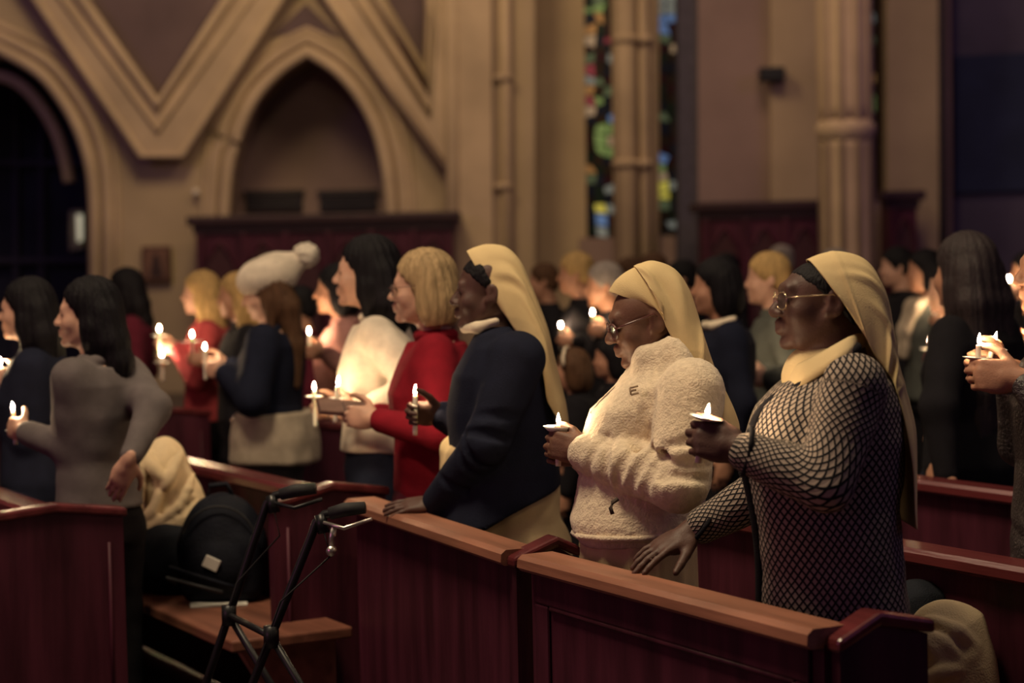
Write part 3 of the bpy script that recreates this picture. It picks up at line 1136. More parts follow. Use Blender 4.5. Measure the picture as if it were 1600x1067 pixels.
# round column
cx0, cx1 = W(1279, 300, 22), W(1366, 300, 22)
cr = (cx1.x - cx0.x) / 2
cc = ((cx0.x + cx1.x) / 2, 22.0, 0)
col = empty('column', cc)
tag(col, 'round pale stone column with a ring moulding halfway up', 'column')
col['kind'] = 'structure'
zc = W(1320, 205, 22).z
lathe('shaft', [(cr * 1.25, 0), (cr * 1.25, 0.35), (cr * 1.02, 0.5), (cr * 0.93, 0.6), (cr * 0.90, zc - 0.2), (cr * 0.93, zc - 0.10)], STONE, col, seg=40)
lathe('ring_moulding', [(cr * 0.9, zc - 0.12), (cr * 1.0, zc - 0.08), (cr * 1.08, zc), (cr * 1.06, zc + 0.06), (cr * 0.92, zc + 0.12)], STONE, col, seg=40)
lathe('upper_shaft', [(cr * 0.92, zc + 0.1), (cr * 0.90, zc + 0.3), (cr * 0.88, 9.0)], STONE, col, seg=40)
for k in range(6):
    a = -math.pi / 2 + (k - 2.5) * 0.62
    tube('small_shaft', [(cr * 0.93 * math.cos(a), cr * 0.93 * math.sin(a), 0.6), (cr * 0.91 * math.cos(a), cr * 0.91 * math.sin(a), 9.0)], 0.028, STONE, col, 8)


# dark timber screens against the wall
def wood_panel(name, label, x0, x1, d, ytop, n, xl=None):
    a, b = W(x0, ytop, d), W(x1, ytop, d)
    z = (a.z + b.z) / 2
    w = b.x - a.x
    o = empty(name, (a.x, d, 0))
    tag(o, label, 'wood screen')
    box('carcass', (0, 0, 0), (w, 0.55, z - 0.12), WOOD_V, o)
    box('cornice', (-0.10, -0.10, z - 0.12), (w + 0.10, 0.6, z), mat('dark_cornice', (0.035, 0.014, 0.016), 0.5), o, 0.02)
    box('frieze', (-0.03, -0.04, z - 0.22), (w + 0.03, 0.02, z - 0.12), mat('dark_cornice', (0.035, 0.014, 0.016)), o, 0.01)
    pw = w / n
    for i in range(n):
        x = i * pw
        box('stile', (x + 0.01, -0.035, 0.05), (x + 0.09, 0.01, z - 0.22), WOOD_V, o, 0.008)
        hw = pw * 0.36
        c = x + pw * 0.5 + 0.03
        zt = z - 0.62
        pts = [(c - hw, -0.02, 0.4), (c - hw, -0.02, zt)] + [(c - hw + hw * t, -0.02, zt + 0.26 * math.sin(t * math.pi / 2)) for t in (0.25, 0.5, 0.75)] + [(c, -0.02, zt + 0.30)] + \
              [(c + hw * t, -0.02, zt + 0.26 * math.cos(t * math.pi / 2)) for t in (0.25, 0.5, 0.75)] + [(c + hw, -0.02, zt), (c + hw, -0.02, 0.4)]
        tube('arched_moulding', pts, 0.025, WOOD_V, o, 6)
        bm = bmesh.new()
        b_prism(bm, [(p[0], -0.004, p[2]) for p in pts], (0, 0.02, 0))
        bmobj('arched_panel', bm, mat('dark_inset', (0.05, 0.014, 0.016), 0.5), o)
    return o


wood_panel('confessional', 'long dark red timber confessional with arched panels under the pointed wall arch', 305, 706, 24.1, 334, 6)
wood_panel('timber_screen', 'dark red timber screen with arched panels left of the round column', 1096, 1283, 24.1, 314, 3)
wood_panel('dark_cabinet', 'narrow dark timber cabinet right of the round column', 1388, 1432, 24.1, 298, 1)
for k, (x0, x1) in enumerate(((385, 472), (500, 588))):
    v0 = W(x0, 330, 26.08)
    v1 = W(x1, 298, 26.08)
    o = empty('grille_opening', (v0.x, 26.08, v0.z))
    tag(o, ('left' if k == 0 else 'right') + ' of two dark grilles in the pale niche above the confessional', 'grille', 'dark grilles above the confessional')
    w, h_ = v1.x - v0.x, v1.z - v0.z
    box('dark_back', (0, 0, 0), (w, 0.09, h_), OPENING_DARK, o)  # solid box, the darkness of the opening is put into its colour
    box('grille_frame', (-0.03, -0.02, h_ - 0.03), (w + 0.03, 0.03, h_ + 0.02), mat('dark_trim', (0.05, 0.04, 0.04)), o)
    for i in range(5):
        box('slat', (0.02, -0.015, 0.03 + i * h_ / 5), (w - 0.02, 0.0, 0.05 + i * h_ / 5), mat('dark_trim', (0.05, 0.04, 0.04)), o)
# framed station picture, little lamp
pf = W(245, 441, 24.9)
o = empty('framed_picture', pf)
tag(o, 'small dark framed picture hanging on the pale wall left of the confessional', 'picture')
box('picture_frame', (-0.19, 0.0, 0.0), (0.19, 0.09, 0.47), mat('frame_wood', (0.10, 0.045, 0.028), 0.5), o, 0.02)
box('picture_mount', (-0.14, -0.012, 0.05), (0.14, 0.02, 0.42), mat('picture_ground', (0.17, 0.085, 0.055), 0.7), o)
prism('picture_figure', [(-0.09, -0.016, 0.07), (0.09, -0.016, 0.07), (0.05, -0.016, 0.27), (0.03, -0.016, 0.36), (-0.03, -0.016, 0.36), (-0.05, -0.016, 0.27)], (0, 0.01, 0), mat('picture_shape', (0.045, 0.022, 0.02), 0.7), o)
q = W(306, 300, 24.9)
o = empty('wall_sensor', q)
tag(o, 'small pale box sensor mounted high on the wall beside the pointed arch', 'sensor')
box('housing', (-0.035, -0.03, -0.04), (0.035, 0.1, 0.04), mat('pale_plastic', (0.7, 0.62, 0.5), 0.5), o, 0.01)
lathe('sensor_eye', [(0.02, -0.01), (0.022, 0.0), (0, 0.015)], mat('pale_plastic', (0.7, 0.62, 0.5)), o, (0, -0.03, -0.01), 10)

# ---------------------------------------------------------------- pews
RD = Vector((-0.50, 0.866, 0)).normalized()
PEW_RZ = math.atan2(RD.y, RD.x)
FD = Vector((-RD.y, RD.x, 0))


def pew(name, label, o, length, end=(-0.22, 0.22, 0.0), peak=0.885, seat=True, framed=False, rd=None, depth=0.48, seat_x=0.0, bracket=True, group=None, far_end=False, rail_m=None):
    rail_m = rail_m or WOOD
    rz = PEW_RZ if rd is None else math.atan2(rd[1], rd[0])
    r = empty(name, (o[0], o[1], 0), rz)
    tag(r, label, 'pew', group)
    box('back_panel', (0.03, -0.022, 0.04), (length, 0.018, 0.835), WOOD_V, r)
    bm = bmesh.new()
    pr = [(-0.062, 0.838), (-0.060, 0.860), (-0.046, 0.871), (0.046, 0.871), (0.060, 0.860), (0.062, 0.838), (0.05, 0.828), (-0.05, 0.828)]
    b_prism(bm, [(0.03, y, z) for y, z in pr], (length - 0.03, 0, 0))
    bmobj('top_rail', bm, rail_m, r)
    box('bottom_rail', (0.03, 0.016, 0.03), (length, 0.034, 0.17), WOOD_V, r, 0.006)
    if framed:
        box('upper_stile', (0.07, 0.018, 0.745), (length - 0.03, 0.030, 0.829), WOOD_V, r, 0.006)
        for x in (0.05, length - 0.10):
            box('panel_stile', (x, 0.018, 0.17), (x + 0.07, 0.030, 0.745), WOOD_V, r, 0.006)
        tube('panel_bead', [(0.125, 0.024, 0.74), (length - 0.11, 0.024, 0.74)], 0.007, WOOD_V, r, 6)
        tube('panel_bead', [(0.125, 0.024, 0.74), (0.125, 0.024, 0.17)], 0.007, WOOD_V, r, 6)
    ends = [(0.0, 0.045)] + ([(length, length + 0.045)] if far_end else [])
    y0, y1, pk = end
    for xa, xb in ends:
        bm = bmesh.new()
        b_prism(bm, [(xa, y0, 0), (xa, y1, 0), (xa, y1, peak - 0.075), (xa, pk, peak - 0.03), (xa, y0, peak - 0.062)], (xb - xa, 0, 0))
        e = bmobj('end_panel', bm, WOOD_V, r)
        cap = [(y0 - 0.012, peak - 0.062), (pk, peak - 0.03), (y1 + 0.012, peak - 0.078)]
        bm = bmesh.new()
        b_prism(bm, [(xa - 0.014, y, z) for y, z in cap] + [(xa - 0.014, y, z + 0.030) for y, z in cap[::-1]], (xb - xa + 0.028, 0, 0))
        c = bmobj('end_cap', bm, WOOD, e)
        bv = c.modifiers.new('soft edge', 'BEVEL')
        bv.width = 0.009
        bv.segments = 2
        if y1 - y0 > 0.3:
            for yy in (y0 + 0.05, y1 - 0.05):
                tube('end_bead', [(xa - 0.002, yy, 0.12), (xa - 0.002, yy, peak - 0.14)], 0.006, WOOD_V, e, 6)
    if seat:
        box('seat', (seat_x, 0.03, 0.405), (length, depth, 0.445), SEATW, r, 0.008)
        for x in ([seat_x + 0.10, length * 0.5, length - 0.3] if bracket else []):
            bm = bmesh.new()
            b_prism(bm, [(x, 0.05, 0), (x, depth - 0.12, 0), (x, depth - 0.18, 0.2), (x, depth - 0.06, 0.405), (x, 0.05, 0.405)], (0.045, 0, 0))
            bmobj('seat_bracket', bm, WOOD_T, r)
    return r


B0 = PZ(1312, 985, 0.868)
J1 = PZ(822, 861, 0.868)
J2 = PZ(572, 781, 0.868)
dB = (J1 - B0)
dA = (J2 - J1)
pew('front_parapet', 'mahogany pew front with framed panel, under the hand of the netted cardigan woman', B0, dB.length - 0.06, (-0.235, 0.0, -0.10), 0.898, False, True, dB, bracket=False, rail_m=WOOD_T)
pew('front_parapet', 'plain mahogany pew front under the hand of the veiled woman in navy', J1, dA.length + 0.05, (-0.145, 0.03, -0.09), 0.902, False, False, dA, bracket=False, rail_m=WOOD_T)
C0 = PZ(520, 770, 0.868)
pew('pew', 'mahogany pew carrying the black bag and cream coat on its seat', C0, 4.2, (-0.20, 0.22, 0.0), 0.905, True, depth=0.46, seat_x=-0.2)
L0 = PZ(88, 802, 0.868)
pew('pew', 'mahogany pew with a broad end panel beside the grey jumper woman', L0, 4.6, (-0.22, 0.56, 0.0), 0.900, False)
R2 = PZ(1600, 882, 0.868) - RD * 1.9
pew('pew', 'mahogany pew right behind the netted cardigan woman with a coat on its seat', R2, 3.3, (-0.2, 0.40, 0.0), 0.89, True, depth=0.32)
R3 = PZ(1600, 768, 0.868) - RD * 1.6
pew('pew', 'dim mahogany pew behind the long haired woman at far right side', R3, 3.0, (-0.2, 0.30, 0.0), 0.89, False)
D0 = PZ(272, 644, 0.868)
pew('pew', 'dim mahogany pew in front of the woman in the white bobble hat', D0, 0.9, (-0.20, 0.12, 0.0), 0.895, False)
E0_ = PZ(478, 668, 0.868)
pew('pew', 'dim mahogany pew end seen between the bobble hat woman and white jumper woman', E0_, 0.8, (-0.26, 0.10, 0.0), 0.895, False)

# ---------------------------------------------------------------- the three veiled women
HAIR_BLACK = mat('hair_black', (0.007, 0.006, 0.008), 0.6, 0.3, 60, 0.5, 200, stretch=(1, 1, 0.2), spec=0.15)
HAIR_BROWN = mat('hair_brown', (0.085, 0.042, 0.022), 0.6, 0.3, 60, 0.5, 200, stretch=(1, 1, 0.2), spec=0.15)
HAIR_BLOND = mat('hair_blond', (0.42, 0.27, 0.11), 0.6, 0.3, 60, 0.5, 200, stretch=(1, 1, 0.2), spec=0.15)
HAIR_ASH = mat('hair_ash_blond', (0.36, 0.25, 0.13), 0.6, 0.3, 60, 0.5, 200, stretch=(1, 1, 0.2), spec=0.15)
HAIR_GREY = mat('hair_grey', (0.26, 0.22, 0.20), 0.6, 0.3, 60, 0.5, 200, stretch=(1, 1, 0.2), spec=0.15)
NAVY = cloth('navy', (0.010, 0.012, 0.026))
BLACK = cloth('black', (0.010, 0.009, 0.012))
LENS = mat('lens_glass', (0.10, 0.07, 0.06), 0.05, 0.05, 4, spec=0.8)
_nt = LENS.node_tree
_nt.nodes['Principled BSDF'].inputs['Alpha'].default_value = 0.30
TINT = mat('lens_tinted', (0.05, 0.025, 0.025), 0.05, 0.05, 4, spec=0.8)
TINT.node_tree.nodes['Principled BSDF'].inputs['Alpha'].default_value = 0.75
GOLD = mat('thin_gold_wire', (0.75, 0.58, 0.38), 0.25, 0.05, 40, metal=0.9)
BROWNFR = mat('brown_frame', (0.10, 0.035, 0.03), 0.25, 0.1, 20, spec=0.7)


class Fig:
    """a figure laid out from pixel joints at nominal depth D; everything is stored relative to the feet"""

    def __init__(s, name, label, D, bx, cat='person'):
        s.D = D
        p = P(bx, 500, D)
        s.base = Vector((p.x, p.y, 0))
        s.root = empty(name, s.base)
        tag(s.root, label, cat)

    def p(s, x, y, dy=0.0):
        return P(x, y, s.D + dy) - s.base

    def rows(s, L):
        o = []
        for (py, xl, xr, yc, b) in L:
            a, c = s.p(xl, py), s.p(xr, py)
            o.append(((a.z + c.z) / 2, a.x, c.x, yc, b))
        return o


def sleeve_folds(V, a, b, c, r0, r1, r2, L):
    """creases pressed into a sleeve: place along the arm, angles round it, skew, depth"""
    a, b, c = Vector(a), Vector(b), Vector(c)
    for (t, a0, a1, sk, r) in L:
        pts = []
        for i in range(7):
            u = t + sk * (i / 6 - 0.5)
            p, ax, R = (a.lerp(b, u * 2), (b - a).normalized(), r0 + (r1 - r0) * u * 2) if u < 0.5 else (b.lerp(c, u * 2 - 1), (c - b).normalized(), r1 + (r2 - r1) * (u * 2 - 1))
            e1 = Vector((0, -1, 0))
            e1 = (e1 - ax * e1.dot(ax)).normalized()
            e2 = ax.cross(e1)
            an = math.radians(a0 + (a1 - a0) * i / 6)
            pts.append(p + (e1 * math.cos(an) + e2 * math.sin(an)) * (R + r * 0.25))
        for i in range(6):
            w0, w1 = 1 - abs(i - 3) / 4, 1 - abs(i - 2) / 4
            V.cap(pts[i], pts[i + 1], r * max(w0, 0.3), r * max(w1, 0.3), 0.018, True)


# --- woman in the netted cardigan
F3 = Fig('veiled_woman', 'veiled woman in wire glasses and black netted cardigan', 4.5, 1295)
hc3 = F3.p(1283, 466)
M3 = head_frame(0.10, -0.03)
S3 = 1.05
sh3 = {1: F3.p(1335, 600, -0.20), -1: F3.p(1330, 600, 0.19)}
el3 = {1: F3.p(1292, 758, -0.27), -1: F3.p(1195, 768, 0.26)}
G3 = F3.p(1092, 688, -0.135)
H3F, H3D = Vector((-1.0, 0.16, 0.28)), Vector((0.05, -1.0, 0.2))
wr3 = {1: wrist_for(G3, H3F, H3D, 1.08), -1: F3.p(1082, 829, 0.27)}
nb3 = F3.p(1305, 560)
V = Vol((-0.60, -0.42, 0.0), (0.34, 0.46, 1.72), 0.0048)
head(V, hc3, M3, S3, True, 1.25, 1.35, 0.034)
V.chain([hc3 + Vector((0.03, 0, -0.05)), nb3, F3.p(1308, 600)], [0.060, 0.066, 0.09], 0.03)
V.loft(F3.rows([(572, 1270, 1350, 0, 0.10), (600, 1240, 1372, 0, 0.15), (690, 1195, 1385, 0, 0.16), (800, 1200, 1385, 0, 0.16), (900, 1200, 1395, 0, 0.18), (970, 1205, 1395, 0, 0.18)]), 0.04)
for sd in (1, -1):
    V.chain([sh3[sd], el3[sd], wr3[sd]], [0.055, 0.046, 0.031], 0.03)
    hp = Vector((F3.p(1300, 960).x, -0.10 * sd, 0.83))
    V.chain([hp, (hp.x, -0.10 * sd, 0.45), (hp.x + 0.02, -0.10 * sd, 0.07)], [0.075, 0.065, 0.04], 0.03)
    V.chain([(hp.x + 0.03, -0.10 * sd, 0.045), (hp.x - 0.14, -0.11 * sd, 0.035)], [0.042, 0.033], 0.02)
hand(V, wr3[1], H3F, H3D, -1, (0.90, 0.92, 0.95, 0.98), (0.95, 0.42, -0.38), 0.25, 1.08)
hand(V, wr3[-1], F3.p(1003, 877, 0.22) - F3.p(1082, 833, 0.27), (-0.35, -0.35, 0.85), 1, (0.10, 0.12, 0.14, 0.16), (0.85, 0.55, -0.20), 0.05, 1.10, 0.10)
vmesh('body', V, SK_DARK, F3.root)
hv = Vol(np.array(hc3) - 0.2, np.array(hc3) + 0.2, 0.005)
hcn = np.array(hc3)
hv.ell(hcn + M3 @ np.array([-0.014, 0, 0.0173]) * S3, [0.0965 * S3, 0.0785 * S3, 0.0705 * S3], 0.01, M3)
hv.ell(hcn + M3 @ np.array([-0.05, 0, -0.02]) * S3, [0.050 * S3, 0.074 * S3, 0.06 * S3], 0.02, M3)
hv.cut(M3 @ np.array([0.9, 0, -1.0]), hcn + M3 @ np.array([0, 0, -0.004]) * S3)
hv.cut(M3 @ np.array([-0.828, 0, 0.561]), hcn + M3 @ (np.array([-0.828, 0, 0.561]) * 0.022) * S3)
v_, q_ = hv.extract()
n_ = np_normals(v_, q_)
v_ = v_ + n_ * (0.0005 * wob(v_, 260, 4))[:, None]
qmesh('hair', v_, q_, HAIR_BLACK, F3.root)
for sd in (-1, 1):
    eye(hcn + M3 @ (np.array([0.0768, 0.031 * sd, 0.0]) * S3), 0.0125 * S3, F3.root)
glasses(F3.root, hc3, M3, S3, GOLD, LENS, 0.002)
# cardigan with its own UV map so that the net follows body and sleeves
V = Vol((-0.58, -0.44, 0.55), (0.40, 0.46, 1.52), 0.0055)
tor3 = F3.rows([(556, 1268, 1345, 0, 0.10), (572, 1250, 1366, 0, 0.145), (596, 1226, 1386, 0, 0.195), (633, 1185, 1400, 0, 0.215), (684, 1164, 1405, 0, 0.215), (735, 1158, 1406, 0, 0.20),
                (790, 1168, 1402, 0, 0.195), (830, 1176, 1402, 0, 0.205), (886, 1181, 1408, 0, 0.215), (940, 1181, 1411, 0, 0.22), (968, 1186, 1409, 0, 0.215), (1000, 1190, 1405, 0, 0.21)])
V.loft(tor3, 0.02, 2.4)
for sd in (1, -1):
    c = wr3[sd] + (el3[sd] - wr3[sd]).normalized() * (0.012 if sd == 1 else 0.03)
    V.chain([sh3[sd], el3[sd], c], [0.074, 0.060, 0.046], 0.022)
nb = F3.p(1270, 583)
V.ell(nb, (0.085, 0.075, 0.035), 0.02, np.array(Matrix.Rotation(-0.75, 3, 'Y')), True)
v, q = V.extract()
v = np_smooth(v, q, 1)
n = np_normals(v, q)
v = v + n * (0.0035 * wob(v * np.array([1, 1, 0.5]), 22, 8) + 0.0045 * np.clip(wob(v * np.array([1.0, 1, 1.6]), 34, 9), -1, 1.4) * 0.5)[:, None]
uv = np.zeros((len(v), 2))
best = np.full(len(v), 9.0)
zz = np.array([r[0] for r in tor3][::-1])
cxs = np.interp(v[:, 2], zz, np.array([(r[1] + r[2]) / 2 for r in tor3][::-1]))
aa = np.interp(v[:, 2], zz, np.array([(r[2] - r[1]) / 2 for r in tor3][::-1]))
bb = np.interp(v[:, 2], zz, np.array([r[4] for r in tor3][::-1]))
kk = (np.sqrt(((v[:, 0] - cxs) / aa) ** 2 + (v[:, 1] / bb) ** 2) - 1) * np.minimum(aa, bb)
ang = np.arctan2(v[:, 1] / bb, (v[:, 0] - cxs) / aa)
uv[:, 0] = ang * 0.195
uv[:, 1] = v[:, 2]
best = kk
for sd in (1, -1):
    k0 = [np.array(sh3[sd]), np.array(el3[sd]), np.array(wr3[sd])]
    pts = [k0[0], k0[0] * 0.35 + k0[1] * 0.65]
    for t in np.linspace(0.1, 0.9, 7):
        pts.append((1 - t) ** 2 * (k0[0] * 0.35 + k0[1] * 0.65) + 2 * t * (1 - t) * k0[1] + t * t * (k0[1] * 0.6 + k0[2] * 0.4))
    pts += [k0[1] * 0.6 + k0[2] * 0.4, k0[2]]
    tot = sum(np.linalg.norm(b - a) for a, b in zip(pts[:-1], pts[1:]))
    acc, e1, D_, S_ = 0.0, None, [], []
    for a, b in zip(pts[:-1], pts[1:]):
        ba = b - a
        L_ = np.linalg.norm(ba)
        ax_ = ba / L_
        e1 = np.cross(ax_, [0.0, 1.0, 0.0]) if e1 is None else e1 - ax_ * (e1 @ ax_)
        e1 /= np.linalg.norm(e1)
        e2 = np.cross(ax_, e1)
        tr = (v - a) @ ba / L_ ** 2
        t = np.clip(tr, 0, 1)
        dvec = v - a - t[:, None] * ba
        D_.append(np.linalg.norm(dvec, axis=1) - (0.074 + (0.046 - 0.074) * (acc + t * L_) / tot) + np.where((tr < 0.12) & (acc == 0), 0.2, 0))
        S_.append((dvec @ e1, dvec @ e2, acc + t * L_))
        acc += L_
    D_ = np.array(D_)
    w_ = np.exp(-(D_ - D_.min(0)) / 0.012)
    w_ /= w_.sum(0)
    gx_, gy_, gv_ = (sum(w_[i] * S_[i][j] for i in range(len(S_))) for j in range(3))
    k = D_.min(0) < best - 0.003
    uv[k, 0] = np.arctan2(gy_, gx_)[k] * 0.068
    uv[k, 1] = gv_[k]
    best = np.where(k, D_.min(0), best)
NET = lattice_mat('black_netted_knit')
card = qmesh('cardigan', v, q, NET, F3.root, uv)
tube('cuff_band', [wr3[-1] + (el3[-1] - wr3[-1]).normalized() * 0.028 + Vector((0.050 * math.cos(a) * 0.6, 0.050 * math.sin(a), 0.050 * math.cos(a) * 0.8)) for a in np.linspace(0, 6.283, 25)[:-1]], 0.006, BLACK, card, 6, True)
tube('cuff_band', [wr3[1] + (el3[1] - wr3[1]).normalized() * 0.012 + Vector((0.012 * math.cos(a), 0.050 * math.sin(a), 0.052 * math.cos(a))) for a in np.linspace(0, 6.283, 25)[:-1]], 0.006, BLACK, card, 6, True)
pl = [F3.p(x, y, -0.06) for x, y in ((1229, 612), (1208, 618), (1186, 636), (1168, 665), (1160, 700), (1156, 735), (1164, 775), (1172, 820), (1178, 880), (1179, 950))]
tube('front_band', [p + Vector((-0.004, 0.02, 0)) for p in catmull([tuple(x) for x in pl], 40)] if False else [Vector(p) + Vector((0.012, 0.0, 0)) for p in catmull([tuple(x) for x in pl], 40)], 0.010, BLACK, card, 8)
tube('neck_band', [F3.p(x, y, dy) for x, y, dy in ((1229, 614, -0.075), (1250, 602, -0.115), (1285, 584, -0.140), (1322, 558, -0.145), (1342, 540, -0.11))], 0.009, BLACK, card, 8)
# pointed blouse collar: a folded sheet round the neck, two leaves meeting in front
upc = [(1241, 570, -0.012), (1254, 566, -0.072), (1288, 549, -0.098), (1328, 527, -0.092), (1346, 521, 0.0)]
loc = [(1223, 618, -0.030), (1247, 606, -0.118), (1286, 583, -0.150), (1330, 552, -0.145), (1352, 541, 0.0)]
cu, cl = (catmull([tuple(F3.p(*q)) for q in L], 16) for L in (upc, loc))
vv_, ff_ = [], []
for sg in (1, -1):
    o_ = len(vv_)
    for i in range(16):
        for j in range(5):
            t = j / 4
            p = cu[i] * (1 - t) + cl[i] * t + np.array([0, 0, 0.010 * math.sin(t * math.pi)])
            vv_.append((p[0] + (0.004 if sg < 0 else 0), p[1] * sg, p[2]))
    for i in range(15):
        for j in range(4):
            k = o_ + i * 5 + j
            q4 = (k, k + 1, k + 6, k + 5)
            ff_.append(q4 if sg > 0 else q4[::-1])
bc = pymesh('blouse_collar', vv_, ff_, CREAM, F3.root, True)
sm = bc.modifiers.new('cloth thickness', 'SOLIDIFY')
sm.thickness = 0.006
sm.offset = 0
V = Vol(np.array(F3.p(1270, 585)) - 0.2, np.array(F3.p(1270, 585)) + 0.2, 0.006)
V.ell(F3.p(1292, 566, 0), (0.088, 0.095, 0.05), 0.02)
V.ell(F3.p(1262, 590, 0), (0.062, 0.075, 0.05), 0.03)
vmesh('blouse', V, CREAM, F3.root)
V = Vol((-0.36, -0.36, 0.04), (0.42, 0.36, 0.95), 0.010)
V.loft(F3.rows([(945, 1190, 1396, 0, 0.19), (985, 1180, 1410, 0, 0.22)]) + [(0.10, F3.p(1180, 700).x, F3.p(1412, 700).x, 0, 0.24)], 0.02)
vmesh('skirt', V, CREAM, F3.root, fold(31, 0.010, 30, 0.05))
veil('veil', [(1261, 405, 1304, 468, 0.096, 0), (1284, 396, 1338, 522, 0.106, 0), (1314, 393, 1346, 538, 0.110, 0), (1352, 405, 1356, 556, 0.110, 0), (1376, 440, 1368, 572, 0.114, 0), (1388, 505, 1380, 592, 0.118, 0),
              (1396, 570, 1388, 618, 0.125, 0), (1408, 620, 1395, 648, 0.13, 0), (1417, 660, 1402, 690, 0.14, 0), (1420, 715, 1407, 730, 0.145, 0), (1421, 770, 1409, 790, 0.15, 0), (1420, 818, 1412, 812, 0.15, 0)],
     F3.D, F3.base, F3.root, VEIL, 90, 64, [(0.33, -0.42, 0.16, 0.035, 0.25, 0.011), (0.40, -0.60, 0.12, 0.03, 0.35, 0.010), (0.46, -0.28, 0.20, 0.04, 0.12, 0.009), (0.40, -0.80, 0.016, 0.16, 0.0, 0.012), (0.47, -0.80, 0.02, 0.18, 0.1, 0.013), (0.54, -0.75, 0.02, 0.2, -0.1, 0.009), (0.14, -0.5, 0.012, 0.5, 0.0, 0.004), (0.62, -0.5, 0.2, 0.05, 0.1, 0.008)], 3, 0.004)

# --- woman in the white fleece
F2 = Fig('veiled_woman', 'veiled woman with bowed head in a fluffy white fleece jacket', 5.2, 1015)
hc2 = F2.p(1010, 496)
M2 = head_frame(0.12, 0.24)
S2 = 1.06
sh2 = {1: F2.p(1080, 612, -0.20), -1: F2.p(1060, 612, 0.20)}
el2 = {1: F2.p(1058, 752, -0.26), -1: F2.p(1000, 750, 0.25)}
G2 = {1: F2.p(872, 694, -0.02), -1: F2.p(868, 706, 0.0)}
H2 = {1: (Vector((-1.0, 0.42, 0.26)), Vector((-0.42, -1.0, 0.1))), -1: (Vector((-1.0, -0.30, 0.20)), Vector((-0.30, 1.0, 0.1)))}
wr2 = {sd: wrist_for(G2[sd], H2[sd][0], H2[sd][1]) for sd in (1, -1)}
V = Vol((-0.42, -0.42, 0.0), (0.34, 0.42, 1.72), 0.0048)
head(V, hc2, M2, S2, True, 1.2, 1.15, 0.022)
V.chain([hc2 + Vector((0.03, 0, -0.05)), F2.p(1045, 570), F2.p(1040, 620)], [0.060, 0.066, 0.09], 0.03)
V.loft(F2.rows([(585, 1000, 1075, 0, 0.10), (620, 960, 1095, 0, 0.16), (720, 940, 1090, 0, 0.16), (830, 935, 1075, 0, 0.17), (900, 935, 1070, 0, 0.17)]), 0.04)
for sd in (1, -1):
    V.chain([sh2[sd], el2[sd], wr2[sd]], [0.05, 0.042, 0.029], 0.03)
    hp = Vector((F2.p(1000, 900).x, -0.10 * sd, 0.83))
    V.chain([hp, (hp.x, -0.10 * sd, 0.45), (hp.x + 0.02, -0.10 * sd, 0.07)], [0.075, 0.065, 0.04], 0.03)
    V.chain([(hp.x + 0.03, -0.10 * sd, 0.045), (hp.x - 0.14, -0.11 * sd, 0.035)], [0.042, 0.033], 0.02)
hand(V, wr2[1], *H2[1], -1, (0.70, 0.72, 0.75, 0.78), (0.95, 0.50, -0.35), 0.35, 1.0)
hand(V, wr2[-1], *H2[-1], 1, (0.80, 0.82, 0.85, 0.88), (0.9, 0.6, -0.3), 0.3, 1.0)
vmesh('body', V, SK_BROWN, F2.root)
hcn = np.array(hc2)
for sd in (-1, 1):
    eye(hcn + M2 @ (np.array([0.0735, 0.031 * sd, -0.001]) * S2), 0.0125 * S2, F2.root)
glasses(F2.root, hc2, M2, S2, BROWNFR, TINT, 0.007, 1.08, 0.0034)
V = Vol((-0.40, -0.46, 0.72), (0.40, 0.46, 1.50), 0.0055)
V.loft(F2.rows([(560, 1006, 1075, 0, 0.105), (580, 988, 1090, 0, 0.15), (600, 962, 1106, 0, 0.175), (638, 922, 1116, 0, 0.18), (675, 908, 1116, 0, 0.175), (720, 905, 1108, 0, 0.175),
                (765, 900, 1102, 0, 0.19), (808, 890, 1100, 0, 0.215), (826, 894, 1096, 0, 0.22), (842, 905, 1088, 0, 0.20)]), 0.025, 2.3)
for sd in (1, -1):
    c = wr2[sd] + (el2[sd] - wr2[sd]).normalized() * 0.008
    V.chain([sh2[sd], el2[sd]], [0.088, 0.084], 0.022)
    V.chain([el2[sd], el2[sd] * 0.45 + c * 0.55, c], [0.080, 0.070, 0.052], 0.012)
V.chain([F2.p(998, 566, 0.0), F2.p(1008, 556, -0.080), F2.p(1050, 543, -0.095), F2.p(1078, 536, 0)], [0.018, 0.024, 0.027, 0.022], 0.02)
V.chain([F2.p(998, 566, 0.0), F2.p(1008, 556, 0.080), F2.p(1050, 543, 0.095), F2.p(1078, 536, 0)], [0.018, 0.024, 0.027, 0.022], 0.02)
V.chain([F2.p(1012, 580, -0.07), F2.p(1060, 568, -0.10)], [0.045, 0.045], 0.03)
V.chain([F2.p(995, 582, 0.0), F2.p(988, 598, -0.03)], [0.025, 0.035], 0.03)
# folds of the bulky sleeve
sleeve_folds(V, sh2[1], el2[1], wr2[1], 0.088, 0.082, 0.056, [(0.30, -70, 40, 0.10, .010), (0.42, -80, 60, 0.10, .013), (0.50, -60, 75, 0.05, .014), (0.56, -50, 85, -0.04, .014), (0.63, -50, 80, -0.08, .013), (0.72, -60, 70, -0.06, .012), (0.82, -60, 60, 0.05, .010), (0.90, -70, 70, -0.04, .009)])
V.cap(F2.p(975, 655, -0.185), F2.p(1000, 712, -0.20), 0.010, 0.010, 0.03, True)
v, q = V.extract()
v = np_smooth(v, q, 1)
n = np_normals(v, q)
v = v + n * (0.0030 * wob(v * np.array([1, 1, 0.6]), 18, 18) + 0.0012 * np.clip(wob(v * np.array([0.6, 1, 1.6]), 50, 19), -1, 1.2) + 0.0007 * wob(v, 260, 20, 10))[:, None]
jk = qmesh('fleece_jacket', v, q, FLEECE, F2.root)
